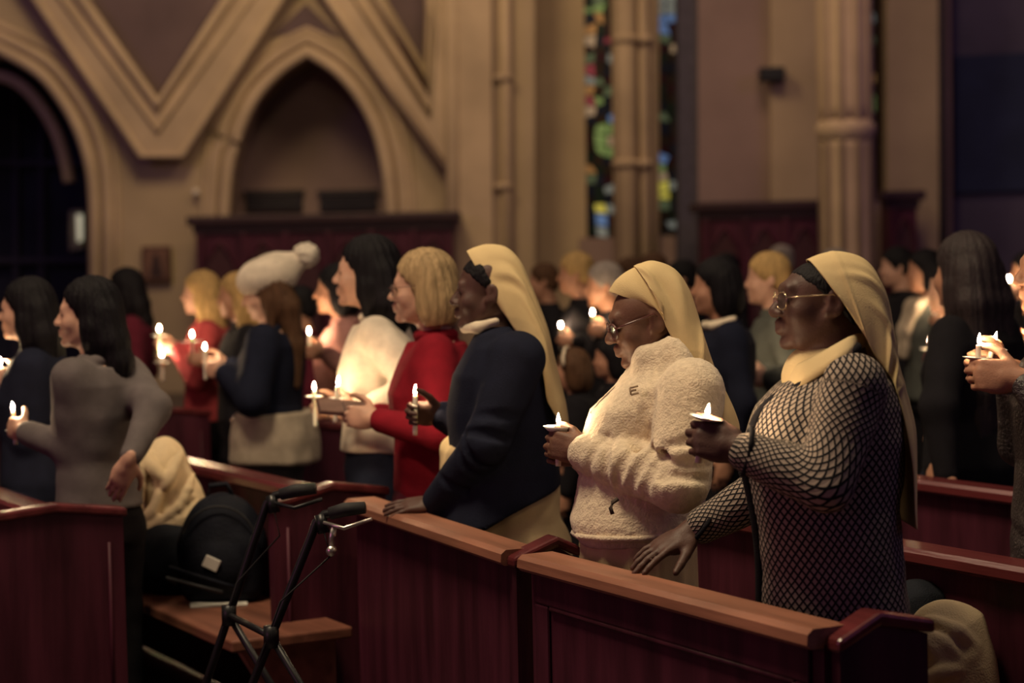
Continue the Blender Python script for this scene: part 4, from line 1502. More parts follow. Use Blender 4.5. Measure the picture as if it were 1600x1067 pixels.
zp = catmull([tuple(F2.p(x, y, -0.02)) for x, y in ((990, 566), (984, 578), (972, 590), (957, 604), (936, 624), (918, 645))], 24)
tube('zip', [Vector(p) + Vector((0.008, -0.020, 0)) for p in zp], 0.004, mat('zip_tape', (0.25, 0.2, 0.16), 0.6), jk, 6)
tube('pocket_slit', [F2.p(x, y, -0.268) for x, y in ((966, 779), (957, 785), (954, 794), (957, 803))], 0.006, mat('pocket_dark', (0.05, 0.035, 0.025)), jk, 6)
tube('hem_band', [F2.p(x, y, dy) for x, y, dy in ((896, 832, 0.0), (905, 838, -0.12), (945, 842, -0.20), (1000, 842, -0.215), (1050, 836, -0.20), (1085, 828, -0.12))], 0.009, FLEECE, jk, 6)
EMB = mat('stitched_mark', (0.33, 0.25, 0.17), 0.8)
for a in (((984, 606), (997, 603)), ((984, 606), (986, 617)), ((986, 617), (998, 614)), ((985, 611), (994, 609))):
    tube('stitched_mark', [F2.p(x, y, -0.180) for x, y in a], 0.0030, EMB, jk, 6)
V = Vol((-0.34, -0.34, 0.04), (0.34, 0.34, 1.0), 0.008)
V.loft(F2.rows([(815, 915, 1075, 0, 0.18), (850, 908, 1085, 0, 0.20)]) + [(0.10, F2.p(915, 700).x, F2.p(1088, 700).x, 0, 0.21)], 0.02)
v, q = V.extract()
v = np_smooth(v, q, 1)
n = np_normals(v, q)
a_ = np.arctan2(v[:, 1], v[:, 0])
v = v + n * (0.007 * (np.abs(np.sin(a_ * 9)) ** 3))[:, None]
qmesh('pleated_skirt', v, q, CREAM, F2.root)
veil('veil_band', [(951, 455, 1030, 484, 0.076, 0), (963, 436, 1032, 490, 0.090, 0), (985, 421, 1034, 500, 0.096, 0), (1018, 412, 1038, 512, 0.097, 0), (1050, 425, 1046, 526, 0.098, 0)],
     F2.D, F2.base, F2.root, VEIL, 40, 48, [], 6, 0.003)
veil('veil', [(990, 415, 1030, 472, 0.099, 0), (1000, 411, 1031, 487, 0.102, 0), (1021, 407, 1036, 508, 0.104, 0), (1054, 420, 1046, 528, 0.106, 0), (1076, 449, 1058, 547, 0.111, 0),
              (1090, 488, 1074, 566, 0.116, 0), (1103, 533, 1092, 588, 0.122, 0), (1116, 572, 1105, 608, 0.13, 0), (1130, 602, 1113, 632, 0.14, 0), (1145, 635, 1117, 654, 0.145, 0), (1154, 664, 1122, 668, 0.145, 0), (1150, 682, 1128, 676, 0.145, 0)],
     F2.D, F2.base, F2.root, VEIL, 90, 64, [(0.10, -0.40, 0.05, 0.16, 0.35, 0.010), (0.20, -0.55, 0.04, 0.22, 0.35, -0.008), (0.30, -0.45, 0.05, 0.25, 0.2, 0.007), (0.50, -0.6, 0.02, 0.25, 0.1, 0.009), (0.54, -0.6, 0.02, 0.25, 0.1, -0.006), (0.8, -0.5, 0.15, 0.06, 0.1, 0.006)], 7, 0.005, 0.004)

# --- woman in navy
F1 = Fig('veiled_woman', 'veiled woman in a plain navy jacket over a cream dress', 6.0, 790)
hc1 = F1.p(762, 455)
M1 = head_frame(0.05, 0.0)
S1 = 1.02
sh1 = {1: F1.p(806, 560, -0.19), -1: F1.p(790, 560, 0.19)}
el1 = {1: F1.p(760, 690, -0.24), -1: F1.p(748, 672, 0.24)}
wr1 = {1: F1.p(682, 785, -0.06), -1: wrist_for(F1.p(648, 648, 0.06), (-1.0, -0.15, 0.12), (0.0, 1.0, 0.15))}
V = Vol((-0.40, -0.42, 0.0), (0.30, 0.42, 1.76), 0.0055)
head(V, hc1, M1, S1, True, 1.15, 1.2, 0.004)
V.chain([hc1 + Vector((0.03, 0, -0.05)), F1.p(782, 525), F1.p(785, 560)], [0.058, 0.062, 0.09], 0.03)
V.loft(F1.rows([(535, 755, 812, 0, 0.10), (560, 740, 830, 0, 0.15), (650, 735, 845, 0, 0.14), (760, 740, 840, 0, 0.13), (830, 740, 850, 0, 0.13)]), 0.04)
for sd in (1, -1):
    V.chain([sh1[sd], el1[sd], wr1[sd]], [0.05, 0.042, 0.030], 0.03)
    hp = Vector((F1.p(795, 840).x, -0.10 * sd, 0.83))
    V.chain([hp, (hp.x, -0.10 * sd, 0.45), (hp.x + 0.02, -0.10 * sd, 0.07)], [0.075, 0.065, 0.04], 0.03)
    V.chain([(hp.x + 0.03, -0.10 * sd, 0.045), (hp.x - 0.14, -0.11 * sd, 0.035)], [0.042, 0.033], 0.02)
hand(V, wr1[1], F1.p(625, 792, -0.06) - F1.p(682, 785, -0.06), (0.1, -0.35, 0.9), -1, (0.10, 0.12, 0.12, 0.15), (0.7, 0.6, -0.3), 0.1, 1.0, 0.06)
hand(V, wr1[-1], (-1.0, -0.15, 0.12), (0.0, 1.0, 0.15), 1, (0.85, 0.88, 0.9, 0.92), (0.7, 0.7, -0.25), 0.2, 1.0)
vmesh('body', V, SK_DARK, F1.root)
hcn = np.array(hc1)
hv = Vol(hcn - 0.2, hcn + 0.2, 0.0055)
hv.ell(hcn + M1 @ np.array([-0.014, 0, 0.034]) * S1, [0.0970 * S1, 0.0790 * S1, 0.0845 * S1], 0.01, M1)
hv.ell(hcn + M1 @ np.array([-0.05, 0, -0.02]) * S1, [0.050 * S1, 0.074 * S1, 0.06 * S1], 0.02, M1)
hv.cut(M1 @ np.array([0.9, 0, -1.0]), hcn + M1 @ np.array([0, 0, 0.0]) * S1)
hv.cut(M1 @ np.array([-0.891, 0, 0.454]), hcn + M1 @ (np.array([-0.891, 0, 0.454]) * 0.022) * S1)
v_, q_ = hv.extract()
v_ = v_ + np_normals(v_, q_) * (0.0010 * wob(v_, 260, 4))[:, None]
qmesh('hair', v_, q_, HAIR_BLACK, F1.root)
for sd in (-1, 1):
    eye(hcn + M1 @ (np.array([0.0768, 0.031 * sd, 0.0]) * S1), 0.0125 * S1, F1.root)
V = Vol((-0.40, -0.44, 0.75), (0.32, 0.44, 1.55), 0.007)
V.loft(F1.rows([(508, 762, 808, 0, 0.09), (520, 740, 818, 0, 0.13), (540, 730, 838, 0, 0.185), (584, 706, 850, 0, 0.205), (640, 697, 862, 0, 0.20), (695, 700, 872, 0, 0.195), (745, 706, 876, 0, 0.21), (775, 698, 878, 0, 0.225), (812, 686, 878, 0, 0.235)]), 0.025, 2.3)
for sd in (1, -1):
    c = wr1[sd] + (el1[sd] - wr1[sd]).normalized() * 0.012
    V.chain([sh1[sd], el1[sd], c], [0.085, 0.070, 0.050], 0.03)
V.cut(np.array([0.47, 0, -1.0]), F1.p(800, 791))
sleeve_folds(V, sh1[1], el1[1], wr1[1], 0.085, 0.070, 0.050, [(0.35, -70, 50, 0.08, .010), (0.47, -70, 70, 0.05, .012), (0.54, -60, 80, -0.04, .012), (0.62, -50, 70, -0.06, .010), (0.78, -60, 60, 0.05, .009)])
vmesh('jacket', V, NAVY, F1.root, fold(41, 0.006, 20, 0.5))
cv = Vol(np.array(F1.p(750, 515)) - 0.16, np.array(F1.p(750, 515)) + 0.16, 0.005)
cv.chain([F1.p(727, 512, 0.0), F1.p(745, 512, -0.07), F1.p(775, 502, -0.085)], [0.016, 0.018, 0.012], 0.01)
cv.chain([F1.p(727, 512, 0.0), F1.p(745, 512, 0.07), F1.p(775, 502, 0.085)], [0.016, 0.018, 0.012], 0.01)
vmesh('blouse_collar', cv, mat('white_cotton', (0.7, 0.6, 0.45), 0.9), F1.root)
V = Vol((-0.36, -0.36, 0.04), (0.36, 0.36, 1.12), 0.009)
V.loft(F1.rows([(668, 716, 850, 0, 0.17), (700, 691, 862, 0, 0.18), (760, 687, 872, 0, 0.18), (782, 696, 872, 0, 0.18), (812, 706, 874, 0, 0.19), (842, 708, 889, 0, 0.22)]) + [(0.10, F1.p(705, 700).x, F1.p(885, 700).x, 0, 0.21)], 0.02)
vmesh('dress', V, CREAM, F1.root, fold(43, 0.012, 34, 0.05))
veil('veil', [(729, 392, 782, 482, 0.080, 0), (742, 386, 795, 500, 0.094, 0), (764, 381, 803, 512, 0.098, 0), (792, 386, 812, 524, 0.100, 0), (814, 408, 820, 536, 0.104, 0), (830, 443, 828, 548, 0.110, 0),
              (844, 480, 838, 562, 0.118, 0), (856, 515, 846, 576, 0.125, 0), (866, 560, 850, 598, 0.13, 0), (876, 600, 854, 622, 0.135, 0), (884, 635, 866, 643, 0.14, 0), (888, 668, 876, 662, 0.14, 0)],
     F1.D, F1.base, F1.root, VEIL, 90, 64, [(0.34, -0.5, 0.16, 0.05, 0.35, 0.010), (0.42, -0.35, 0.2, 0.05, 0.25, -0.008), (0.5, -0.6, 0.16, 0.05, 0.2, 0.008), (0.25, -0.6, 0.12, 0.04, 0.3, -0.006)], 13, 0.004)

# ---------------------------------------------------------------- their neighbours
RED = cloth('deep_red_knit', (0.21, 0.008, 0.018), bump=0.5, bscale=260)
MAROON = cloth('maroon', (0.085, 0.010, 0.022))
WHITEK = cloth('white_knit', (0.66, 0.57, 0.46), bump=0.4, bscale=240)
GREYJ = cloth('grey_fleece', (0.135, 0.115, 0.115), bump=0.5, bscale=320)
DKGREY = cloth('dark_grey', (0.045, 0.042, 0.042))
CORAL = cloth('coral_red', (0.36, 0.055, 0.06))
PINK = cloth('dusty_pink', (0.35, 0.17, 0.15))
BEIGE = cloth('beige_knit', (0.40, 0.33, 0.25), bump=0.5, bscale=250)
DENIM = cloth('dark_denim', (0.02, 0.024, 0.045))
SAGE = cloth('grey_green', (0.08, 0.085, 0.075))
BURG = cloth('burgundy', (0.13, 0.015, 0.025))
SEQUIN = mat('dark_sequins', (0.030, 0.024, 0.026), 0.35, 0.9, 90, 0.8, 110, spec=0.8)


def near(px, py, d):
    return P(px, py, d)


rl, hc, Mh, s_ = generic('person', 'ash blond woman in glasses and deep red cardigan holding a dark booklet', 668, 449, 6.68, 0.05, -0.05, 0.02, 1.02, SK_PALE, ('bob', HAIR_ASH), RED, MAROON,
                         {1: near(552, 652, 6.55), -1: near(545, 648, 6.78)}, None, 0.0075, True, 0.62, 1.06, True, seed=2)
glasses(rl, hc, Mh, s_, BROWNFR, LENS, 0.002)
generic('person', 'tall dark haired woman in white jumper lit by the candle at her chest', 580, 426, 7.36, 0.0, -0.05, -0.04, 1.06, SK_PALE, ('shoulder', HAIR_BLACK), WHITEK, DENIM,
        {1: near(520, 640, 7.15), -1: near(498, 640, 7.35)}, None, 0.008, True, 0.93, 1.0, seed=5, hair_len=0.22)
generic('person', 'woman seen from behind in a grey jumper, dark hair, hand resting at her hip', 143, 490, 6.66, 0.15, -0.55, 0.0, 1.02, SK_PALE, ('shoulder', HAIR_BLACK), GREYJ, BLACK,
        {1: near(26, 668, 6.76), -1: near(186, 752, 6.41)}, None, 0.0075, True, 0.82, 0.92, seed=8, hair_len=0.24, sleeve=1.0, poles={1: (0.5, 0.1, -1.0), -1: (0.5, -0.6, -0.2)},
        curls={-1: (0.22, 0.25, 0.28, 0.3)}, dorsals={-1: (0.3, -1.0, 0.2)}, fds={-1: (-0.5, 0.1, -1.0)})
generic('person', 'long haired woman in dark navy coat just beyond the grey jumper woman', 48, 484, 7.45, 0.0, 0.0, 0.0, 1.0, SK_PALE, ('long', HAIR_BLACK), NAVY, NAVY,
        {1: near(0, 590, 7.45)}, None, 0.010, True, 0.45, 1.05, True, seed=9, hair_len=0.5)
# bobble hat woman
hr, hc, Mh, s_ = generic('person', 'woman in a white bobble hat and dark coat over a long beige jumper', 418, 455, 8.85, 0.1, -0.25, 0.30, 1.02, SK_PALE, ('long', HAIR_BROWN), NAVY, DKGREY,
                         {1: near(330, 578, 8.8), -1: near(325, 570, 9.0)}, None, 0.010, False, 0.93, 1.12, seed=12, hair_len=0.36, sleeve=1.15)
hv = Vol(np.array(hc) - 0.24, np.array(hc) + 0.36, 0.007)
hcn = np.array(hc)


def HT(f, l, u):
    return hcn + Mh @ (np.array([f, l, u]) * s_)


hv.ell(HT(-0.02, 0, 0.060), (0.126, 0.112, 0.092), 0.02, Mh)
hv.ell(HT(-0.085, 0, 0.060), (0.095, 0.095, 0.095), 0.03, Mh)
hv.chain([HT(-0.11, 0, 0.06), HT(-0.20, 0, 0.085)], [0.075, 0.045], 0.03)
hv.ell(HT(0.01, 0, -0.06), (0.2, 0.2, 0.058), 0.01, Mh, True)
hat = vmesh('bobble_hat', hv, WHITEK, hr, lambda v, n: 0.003 * np.sin(np.arctan2(v[:, 1], v[:, 0]) * 40))
hv = Vol(HT(-0.235, 0, 0.10) - 0.12, HT(-0.235, 0, 0.10) + 0.12, 0.006)
hv.ell(HT(-0.235, 0, 0.095), (0.062, 0.062, 0.058), 0.01)
vmesh('bobble', hv, mat('fluffy_white', (0.72, 0.64, 0.52), 0.95, 0.1, 60, 0.9, 150), hat, lambda v, n: 0.004 * wob(v, 150, 3))
V = Vol((-0.30, -0.34, 0.55), (0.34, 0.34, 1.05), 0.010)
V.loft([(0.97, -0.15, 0.19, 0, 0.20), (0.85, -0.17, 0.21, 0, 0.225), (0.74, -0.175, 0.215, 0, 0.23)], 0.02)
vmesh('long_jumper', V, BEIGE, hr, fold(61, 0.010, 24, 0.2))

# the woman at the frame's edge: only her hands and front show
generic('person', 'person in a dark sequinned dress at the frame edge cupping two candles', 1662, 420, 5.35, 0.0, 0.0, 0.0, 1.0, SK_TAN, ('shoulder', HAIR_BROWN), SEQUIN, SEQUIN,
        {1: near(1530, 588, 5.26), -1: near(1526, 575, 5.36)}, None, 0.007, True, 0.45, 1.08, True, seed=15, sleeve=0.85, hand_s=1.15)
wl_, hc, Mh, s_ = generic('person', 'woman with very long dark hair seen from behind, wristwatch hand on the pew', 1512, 425, 7.0, -0.9, -0.9, 0.0, 1.1, SK_TAN, ('long', mat('hair_dark_brown', (0.026, 0.017, 0.018), 0.6, 0.3, 60, 0.5, 200, stretch=(1, 1, 0.2))),
                          BLACK, NAVY, {1: near(1462, 742, 6.75)}, None, 0.010, False, 0.5, 1.08, True, seed=17, hair_len=0.62)

# --- the crowd: name, label, head px, depth, yaw, skin, hair, coat, legs, hand targets
CROWD = [
    ('person', 'dark haired person in maroon between the grey jumper woman and the framed picture', 200, 452, 11.4, 0.05, SK_PALE, ('shoulder', HAIR_BLACK), MAROON, BLACK, {}),
    ('person', 'long haired blond woman in coral red, arm raised to her candle', 318, 458, 10.8, 0.0, SK_PALE, ('long', HAIR_BLOND), CORAL, BLACK, {1: (254, 533, 10.7), -1: (248, 530, 10.9)}),
    ('person', 'second blond woman in a dark coat, half hidden by the bobble hat woman', 374, 462, 10.3, 0.25, SK_TAN, ('shoulder', HAIR_BLOND), BLACK, BLACK, {1: (300, 552, 10.2), -1: (304, 550, 10.4)}),
    ('person', 'dark haired woman in dusty pink holding two candles in front of the white jumper woman', 530, 452, 9.55, 0.0, SK_TAN, ('bob', HAIR_BLACK), PINK, DKGREY, {1: (482, 540, 9.3), -1: (478, 542, 9.5)}),
    ('person', 'orange lit person with short brown hair just past the veiled woman in navy', 852, 440, 13.0, 0.0, SK_TAN, ('short', HAIR_BROWN), BLACK, BLACK, {1: (851, 508, 12.9)}),
    ('person', 'blond person in a dark coat standing in front of the stained glass', 903, 428, 11.5, 0.0, SK_TAN, ('short', HAIR_BLOND), BLACK, BLACK, {1: (876, 522, 11.3)}),
    ('person', 'grey haired person in a black coat beside the fleece woman, candle raised', 948, 446, 10.4, 0.1, SK_TAN, ('short', HAIR_GREY), BLACK, BLACK, {1: (926, 506, 10.2)}),
    ('child', 'small fair haired child with a sparkling hairband low between two veiled women', 898, 578, 8.6, -0.3, SK_TAN, ('bob', HAIR_BROWN), BLACK, BLACK, {}),
    ('person', 'brown haired person whose crown shows just above the fleece woman', 1022, 424, 13.5, 0.0, SK_TAN, ('short', HAIR_BROWN), BLACK, BLACK, {}),
    ('person', 'dark bobbed woman in navy with a white shirt collar between two veiled women', 1124, 448, 8.3, 0.0, SK_TAN, ('bob', HAIR_BLACK), NAVY, BLACK, {}),
    ('person', 'distant pale faced person behind the dark bobbed woman', 1136, 422, 14.5, 0.1, SK_PALE, ('short', HAIR_BLACK), BLACK, BLACK, {}),
    ('person', 'blond man in a grey green jacket beside the netted cardigan woman, candle with white guard', 1204, 436, 9.2, 0.0, SK_PALE, ('short', HAIR_BLOND), SAGE, BLACK, {1: (1168, 578, 8.7), -1: (1176, 584, 8.9)}),
    ('person', 'distant grey haired head above the blond man', 1222, 408, 16.0, 0.0, SK_PALE, ('short', HAIR_GREY), BLACK, BLACK, {}),
    ('person', 'person with grey brown hair directly behind the netted cardigan woman head', 1306, 420, 12.5, -0.1, SK_TAN, ('short', HAIR_GREY), BLACK, BLACK, {}),
    ('person', 'pale faced person in black just past the netted cardigan woman', 1404, 418, 12.2, 0.1, SK_PALE, ('short', HAIR_BLACK), BLACK, BLACK, {}),
    ('person', 'long dark haired woman in a pale scarf and jacket right of the round column', 1448, 424, 11.2, 0.1, SK_TAN, ('long', HAIR_BLACK), SAGE, BLACK, {1: (1459, 492, 11.0)}),
    ('person', 'person in burgundy mostly hidden behind the long haired woman', 1486, 452, 9.3, 0.0, SK_PALE, ('bob', HAIR_BLACK), BURG, BLACK, {1: (1454, 550, 9.1)}),
    ('person', 'far person in dark clothes at the frame edge with a small candle', 1608, 425, 12.0, 0.0, SK_TAN, ('short', HAIR_BLACK), BLACK, BLACK, {1: (1577, 450, 11.8)}),
    ('person', 'far person in burgundy at the frame edge behind the sequinned dress', 1632, 455, 9.0, 0.0, SK_TAN, ('bob', HAIR_BROWN), BURG, BLACK, {1: (1586, 528, 8.8)}),
    ('person', 'distant dark haired person between the white jumper woman and ash blond woman', 652, 430, 12.0, 0.0, SK_TAN, ('short', HAIR_BLACK), BLACK, BLACK, {}),
    ('person', 'distant brown haired person between the blond person and the grey haired person', 985, 428, 14.7, 0.1, SK_TAN, ('short', HAIR_BROWN), BLACK, BLACK, {}),
    ('person', 'distant person in black left of the dark bobbed woman', 1068, 436, 12.5, 0.0, SK_TAN, ('short', HAIR_BLACK), BLACK, BLACK, {}),
    ('person', 'dark haired person in black low beside the child', 956, 560, 9.2, 0.2, SK_TAN, ('bob', HAIR_BLACK), BLACK, BLACK, {}),
    ('person', 'dark haired person in red jumper behind the two women with blond hair', 470, 480, 10.8, 0.0, SK_TAN, ('short', HAIR_BLACK), MAROON, BLACK, {}),
]
for i, (nm, lab, px, py, d, yaw, sk, hr_, ct, lg, hd) in enumerate(CROWD):
    g = generic(nm, lab, px, py, d, yaw, None, 0.05, 1.0, sk, hr_, ct, lg, {k: near(v[0], v[1] + 10, v[2]) for k, v in hd.items()}, 'standing congregation', 0.0125 if d < 11 else 0.015, False, 0.78 if i % 2 else 0.6,
                1.0 + 0.06 * (i % 3), i % 4 == 1, seed=20 + i, cat='child' if nm == 'child' else 'person', hair_len=0.34)
    root, hc, Mh, s_ = g
    if nm == 'child':
        pts = [np.array(hc) + Mh @ (np.array([0.02, 0.104 * math.cos(a), 0.03 + 0.108 * math.sin(a)]) * s_) for a in np.linspace(0, math.pi, 14)]
        hb_ = tube('hairband', pts, 0.008, mat('hairband', (0.75, 0.62, 0.45), 0.3, 0.3, 60, spec=0.8), root, 6)
    if 'collar' in lab:
        cv = Vol(np.array(hc) - [0.16, 0.16, 0.30], np.array(hc) + [0.20, 0.16, 0.0], 0.009)
        for sg in (-1, 1):
            cv.chain([Vector(hc) + Vector(p) for p in ((-0.045, 0, -0.165), (-0.02, 0.075 * sg, -0.165), (0.07, 0.10 * sg, -0.135))], [0.018, 0.020, 0.014], 0.01)
        vmesh('shirt_collar', cv, mat('white_cotton', (0.7, 0.6, 0.45)), root)
    if 'scarf' in lab:
        cv = Vol(np.array(hc) - [0.2, 0.2, 0.55], np.array(hc) + [0.24, 0.2, 0.0], 0.010)
        for sg in (-1, 1):
            cv.chain([Vector(hc) + Vector(p) for p in ((0.07, 0.06 * sg, -0.14), (-0.05, 0.07 * sg, -0.20), (-0.11, 0.05 * sg, -0.34), (-0.13, 0.04 * sg, -0.48))], [0.04, 0.042, 0.036, 0.03], 0.03)
        vmesh('scarf', cv, BEIGE, root, fold(77, 0.006, 30))

# ---------------------------------------------------------------- candles, each at its holder's hand
candle(1089, 648, 4.36, 'candle with tilted white paper guard held by the netted cardigan woman', 0.110, 0.010, 'disc', (0.05, 0.20), gs=0.85)
candle(871, 662, 5.185, 'candle in a white paper guard held by the fleece woman', 0.115, 0.022, 'cup', (0.0, 0.02), gs=1.25)
candle(647, 616, 6.06, 'bare candle held out by the veiled woman in navy', 0.13, 0.055, 'none', (0, 0.03))
candle(491, 609, 7.15, 'candle with a round paper guard held by the white jumper woman', 0.14, 0.030, 'disc', gs=0.75)
candle(522, 601, 6.93, 'candle held close against the white jumper by the ash blond woman', 0.14, 0.055, 'disc', (0, 0.1), gs=0.65)
candle(23, 641, 6.76, 'bare candle with a small guard held out by the grey jumper woman', 0.12, 0.075, 'disc', (0, -0.05), gs=0.7)
candle(0, 570, 7.45, 'candle cut by the frame edge beside the navy coated woman', 0.12, 0.05, 'disc')
candle(1525, 537, 5.28, 'nearer of two candles cupped by the person in the sequinned dress', 0.10, 0.045, 'disc', (0, 0.08), gs=0.9)
candle(1538, 532, 5.36, 'further of two candles cupped by the person in the sequinned dress', 0.10, 0.02, 'disc', (0.1, 0.25), gs=0.9)
candle(1161, 555, 8.75, 'candle with round white guard held up by the blond man', 0.14, 0.03, 'disc')
candle(249, 517, 10.66, 'upper candle in front of the long haired blond woman', 0.14, 0.03, 'disc')
candle(253, 556, 10.6, 'lower candle in front of the long haired blond woman', 0.14, 0.04, 'disc')
candle(300, 526, 10.3, 'candle on a wide white guard held by the second blond woman', 0.14, 0.03, 'disc', gs=1.4)
candle(320, 546, 8.85, 'candle held by the woman in the white bobble hat', 0.14, 0.05, 'none')
candle(470, 524, 9.42, 'fainter of the two candles held by the woman in dusty pink', 0.12, 0.04, 'none')
candle(483, 521, 9.38, 'brighter of the two candles held by the woman in dusty pink', 0.12, 0.04, 'none')
candle(851, 496, 12.9, 'candle touching the veil edge held by the orange lit person', 0.13, 0.03, 'none')
candle(876, 511, 11.3, 'candle held low by the blond person by the stained glass', 0.13, 0.03, 'none')
candle(926, 492, 10.2, 'candle held near the fleece woman by the grey haired person', 0.13, 0.03, 'none')
candle(1459, 481, 11.0, 'candle held by the woman in the pale scarf', 0.13, 0.03, 'none')
candle(1453, 537, 9.1, 'candle held by the person in burgundy behind the long hair', 0.13, 0.03, 'disc')
candle(1577, 439, 11.8, 'small high candle of the far person at the frame edge', 0.13, 0.03, 'none')
candle(1586, 516, 8.8, 'candle just above the sequinned shoulder at the frame edge', 0.13, 0.03, 'none')

# ---------------------------------------------------------------- things on the pews
bk = empty('booklet', near(540, 640, 6.66))
bk.rotation_euler = (0.25, 0.12, 0.2)
tag(bk, 'dark open booklet in the hands of the ash blond woman', 'booklet')
box('cover', (-0.10, -0.075, 0.0), (0.08, 0.075, 0.006), mat('booklet_cover', (0.05, 0.012, 0.014), 0.6), bk, 0.002)
box('page', (-0.095, -0.07, 0.006), (-0.01, 0.07, 0.014), mat('booklet_page', (0.16, 0.09, 0.07), 0.8), bk, 0.003)
box('page', (-0.005, -0.07, 0.006), (0.076, 0.07, 0.014), mat('booklet_page', (0.16, 0.09, 0.07), 0.8), bk, 0.003)


def wrist_watch():
    p = P(1474, 733, 6.74)
    o = empty('wristwatch', p)
    o.rotation_euler = (0.2, 0.6, 0.3)
    tag(o, 'pale faced wristwatch on the wrist of the long haired woman', 'watch')
    lathe('strap', [(0.034, -0.010), (0.037, -0.008), (0.037, 0.008), (0.034, 0.010), (0.032, 0.008), (0.032, -0.008), (0.034, -0.010)], RUBBER, o, seg=20)
    box('watch_case', (-0.018, -0.044, -0.018), (0.018, -0.034, 0.018), SILVER, o, 0.004)
    box('watch_face', (-0.014, -0.046, -0.014), (0.014, -0.043, 0.014), mat('watch_face', (0.8, 0.76, 0.65), 0.3), o)


wrist_watch()


def heap(name, label, cat, c, blobs, m, h=0.009, seed=1, amp=0.012, f=24, flat_z=None, part='cloth', ridges=(), rr=0.02):
    c = Vector(c)
    r = empty(name, c)
    tag(r, label, cat)
    B = np.array([b[0] for b in blobs])
    Rr = np.array([b[1] for b in blobs])
    V = Vol((B - Rr).min(0) - 0.05, (B + Rr).max(0) + 0.05, h)
    for b in blobs:
        V.ell(b[0], b[1], 0.05)
    for D_, pl in ridges:
        q_ = [P(x, y, D_ + dz) - c for x, y, dz in pl]
        V.chain(catmull([tuple(a) for a in q_], 9), [rr * (1 - 0.4 * abs(i - 4) / 4) for i in range(9)], 0.012)
    if flat_z is not None:
        V.cut((0, 0, -1), (0, 0, flat_z))

    def dsp(v, n):
        w = wob(v * np.array([1, 1, 0.55]), f * 0.55, seed, 4)
        w2 = wob(v * np.array([0.5, 1, 1.2]), f * 0.9, seed + 5, 4)
        return amp * 2.0 * (1 - np.abs(np.sin(w * 2.4))) ** 1.5 + amp * (1 - np.abs(np.sin(w2 * 2.0))) - amp * 0.9
    vmesh(part, V, m, r, dsp)
    return r


TANC = mat('tan_coat', (0.58, 0.455, 0.29), 0.9, 0.12, 12, 0.3, 200)
SEAT_Z = 0.445
cc_ = P(262, 860, 7.12)
dark = heap('dark_coat', 'black folded coat under the cream coat on the pew seat', 'coat', (cc_.x, cc_.y, SEAT_Z + 0.008), [((0, 0, 0.12), (0.19, 0.15, 0.15)), ((0.12, -0.02, 0.08), (0.14, 0.13, 0.11)), ((-0.12, 0.08, 0.16), (0.13, 0.12, 0.15))], cloth('black_wool', (0.012, 0.014, 0.02)), seed=4, flat_z=0.0)
q = P(262, 760, 7.2)
heap('cream_coat', 'cream coat with soft folds bundled behind the grey jumper woman', 'coat', (q.x, q.y, q.z), [((-0.01, 0, 0.02), (0.10, 0.12, 0.17)), ((0.035, 0, -0.08), (0.105, 0.12, 0.12)), ((0.0, 0, -0.13), (0.13, 0.12, 0.08)), ((0.08, -0.02, -0.15), (0.06, 0.08, 0.045))],
     TANC, 0.0075, 9, 0.006, 16, ridges=[(7.1, l) for l in ([(225, 708, 0), (216, 760, -.03), (214, 828, -.03)], [(262, 752, -.03), (240, 732, -.02), (226, 706, .02)], [(302, 742, 0), (280, 792, -.04), (225, 828, -.05)], [(308, 782, 0), (282, 816, -.05), (230, 838, -.05)],
        [(312, 806, 0), (270, 834, -.05), (215, 846, -.04)], [(284, 706, .02), (268, 742, -.02), (258, 760, -.03)], [(250, 770, -.03), (238, 800, -.04), (220, 815, -.04)])], rr=0.022)
# black bag
q = P(350, 925, 6.88)
bag = empty('backpack', (q.x, q.y, SEAT_Z))
tag(bag, 'rounded black backpack with a white tag standing on the pew seat', 'bag')
V = Vol((-0.22, -0.16, 0.0), (0.22, 0.16, 0.48), 0.008)
V.ell((0, 0, 0.19), (0.16, 0.10, 0.20), 0.03)
V.box((0, 0, 0.12), (0.145, 0.095, 0.12), 0.05, 0.05)
V.ell((-0.01, -0.09, 0.13), (0.11, 0.045, 0.09), 0.02)
V.cut((0, 0, -1), (0, 0, 0.003))
BAGM = mat('black_nylon', (0.007, 0.008, 0.014), 0.7, 0.2, 20, 0.3, 120, spec=0.12)
vmesh('body', V, BAGM, bag, fold(5, 0.004, 26))
tube('top_handle', [(-0.05, 0, 0.375), (-0.04, 0, 0.415), (0.02, 0, 0.42), (0.04, 0, 0.375)], 0.009, BAGM, bag)
tube('strap', [(-0.15, -0.06, 0.10), (-0.17, -0.12, 0.14), (-0.08, -0.17, 0.12), (0.03, -0.155, 0.08), (0.08, -0.13, 0.06)], 0.008, BAGM, bag)
tube('strap', [(-0.16, -0.06, 0.07), (-0.18, -0.13, 0.105), (-0.09, -0.18, 0.09), (0.02, -0.165, 0.055)], 0.006, mat('grey_webbing', (0.04, 0.04, 0.045), 0.8), bag)
tube('zip', [(0.14 * math.cos(a), -0.088, 0.19 + 0.16 * math.sin(a)) for a in np.linspace(0.2, 2.9, 16)], 0.004, RUBBER, bag, 6)
bm = bmesh.new()
b_box(bm, (-0.028, -0.003, -0.022), (0.028, 0.003, 0.022), 0.002)
tg = bmobj('white_tag', bm, PAPER, bag)
tg.location = (-0.02, -0.142, 0.155)
tg.rotation_euler = (0.1, 0.45, 0)
q = PZ(342, 943, SEAT_Z)
pp = empty('leaflet', (q.x, q.y, SEAT_Z + 0.002))
pp.rotation_euler = (0, 0, 0.15)
tag(pp, 'white paper leaflet lying on the pew seat under the backpack', 'leaflet')
bm = bmesh.new()
b_box(bm, (-0.10, -0.07, 0), (0.10, 0.07, 0.003))
bmobj('sheet', bm, PAPER, pp)
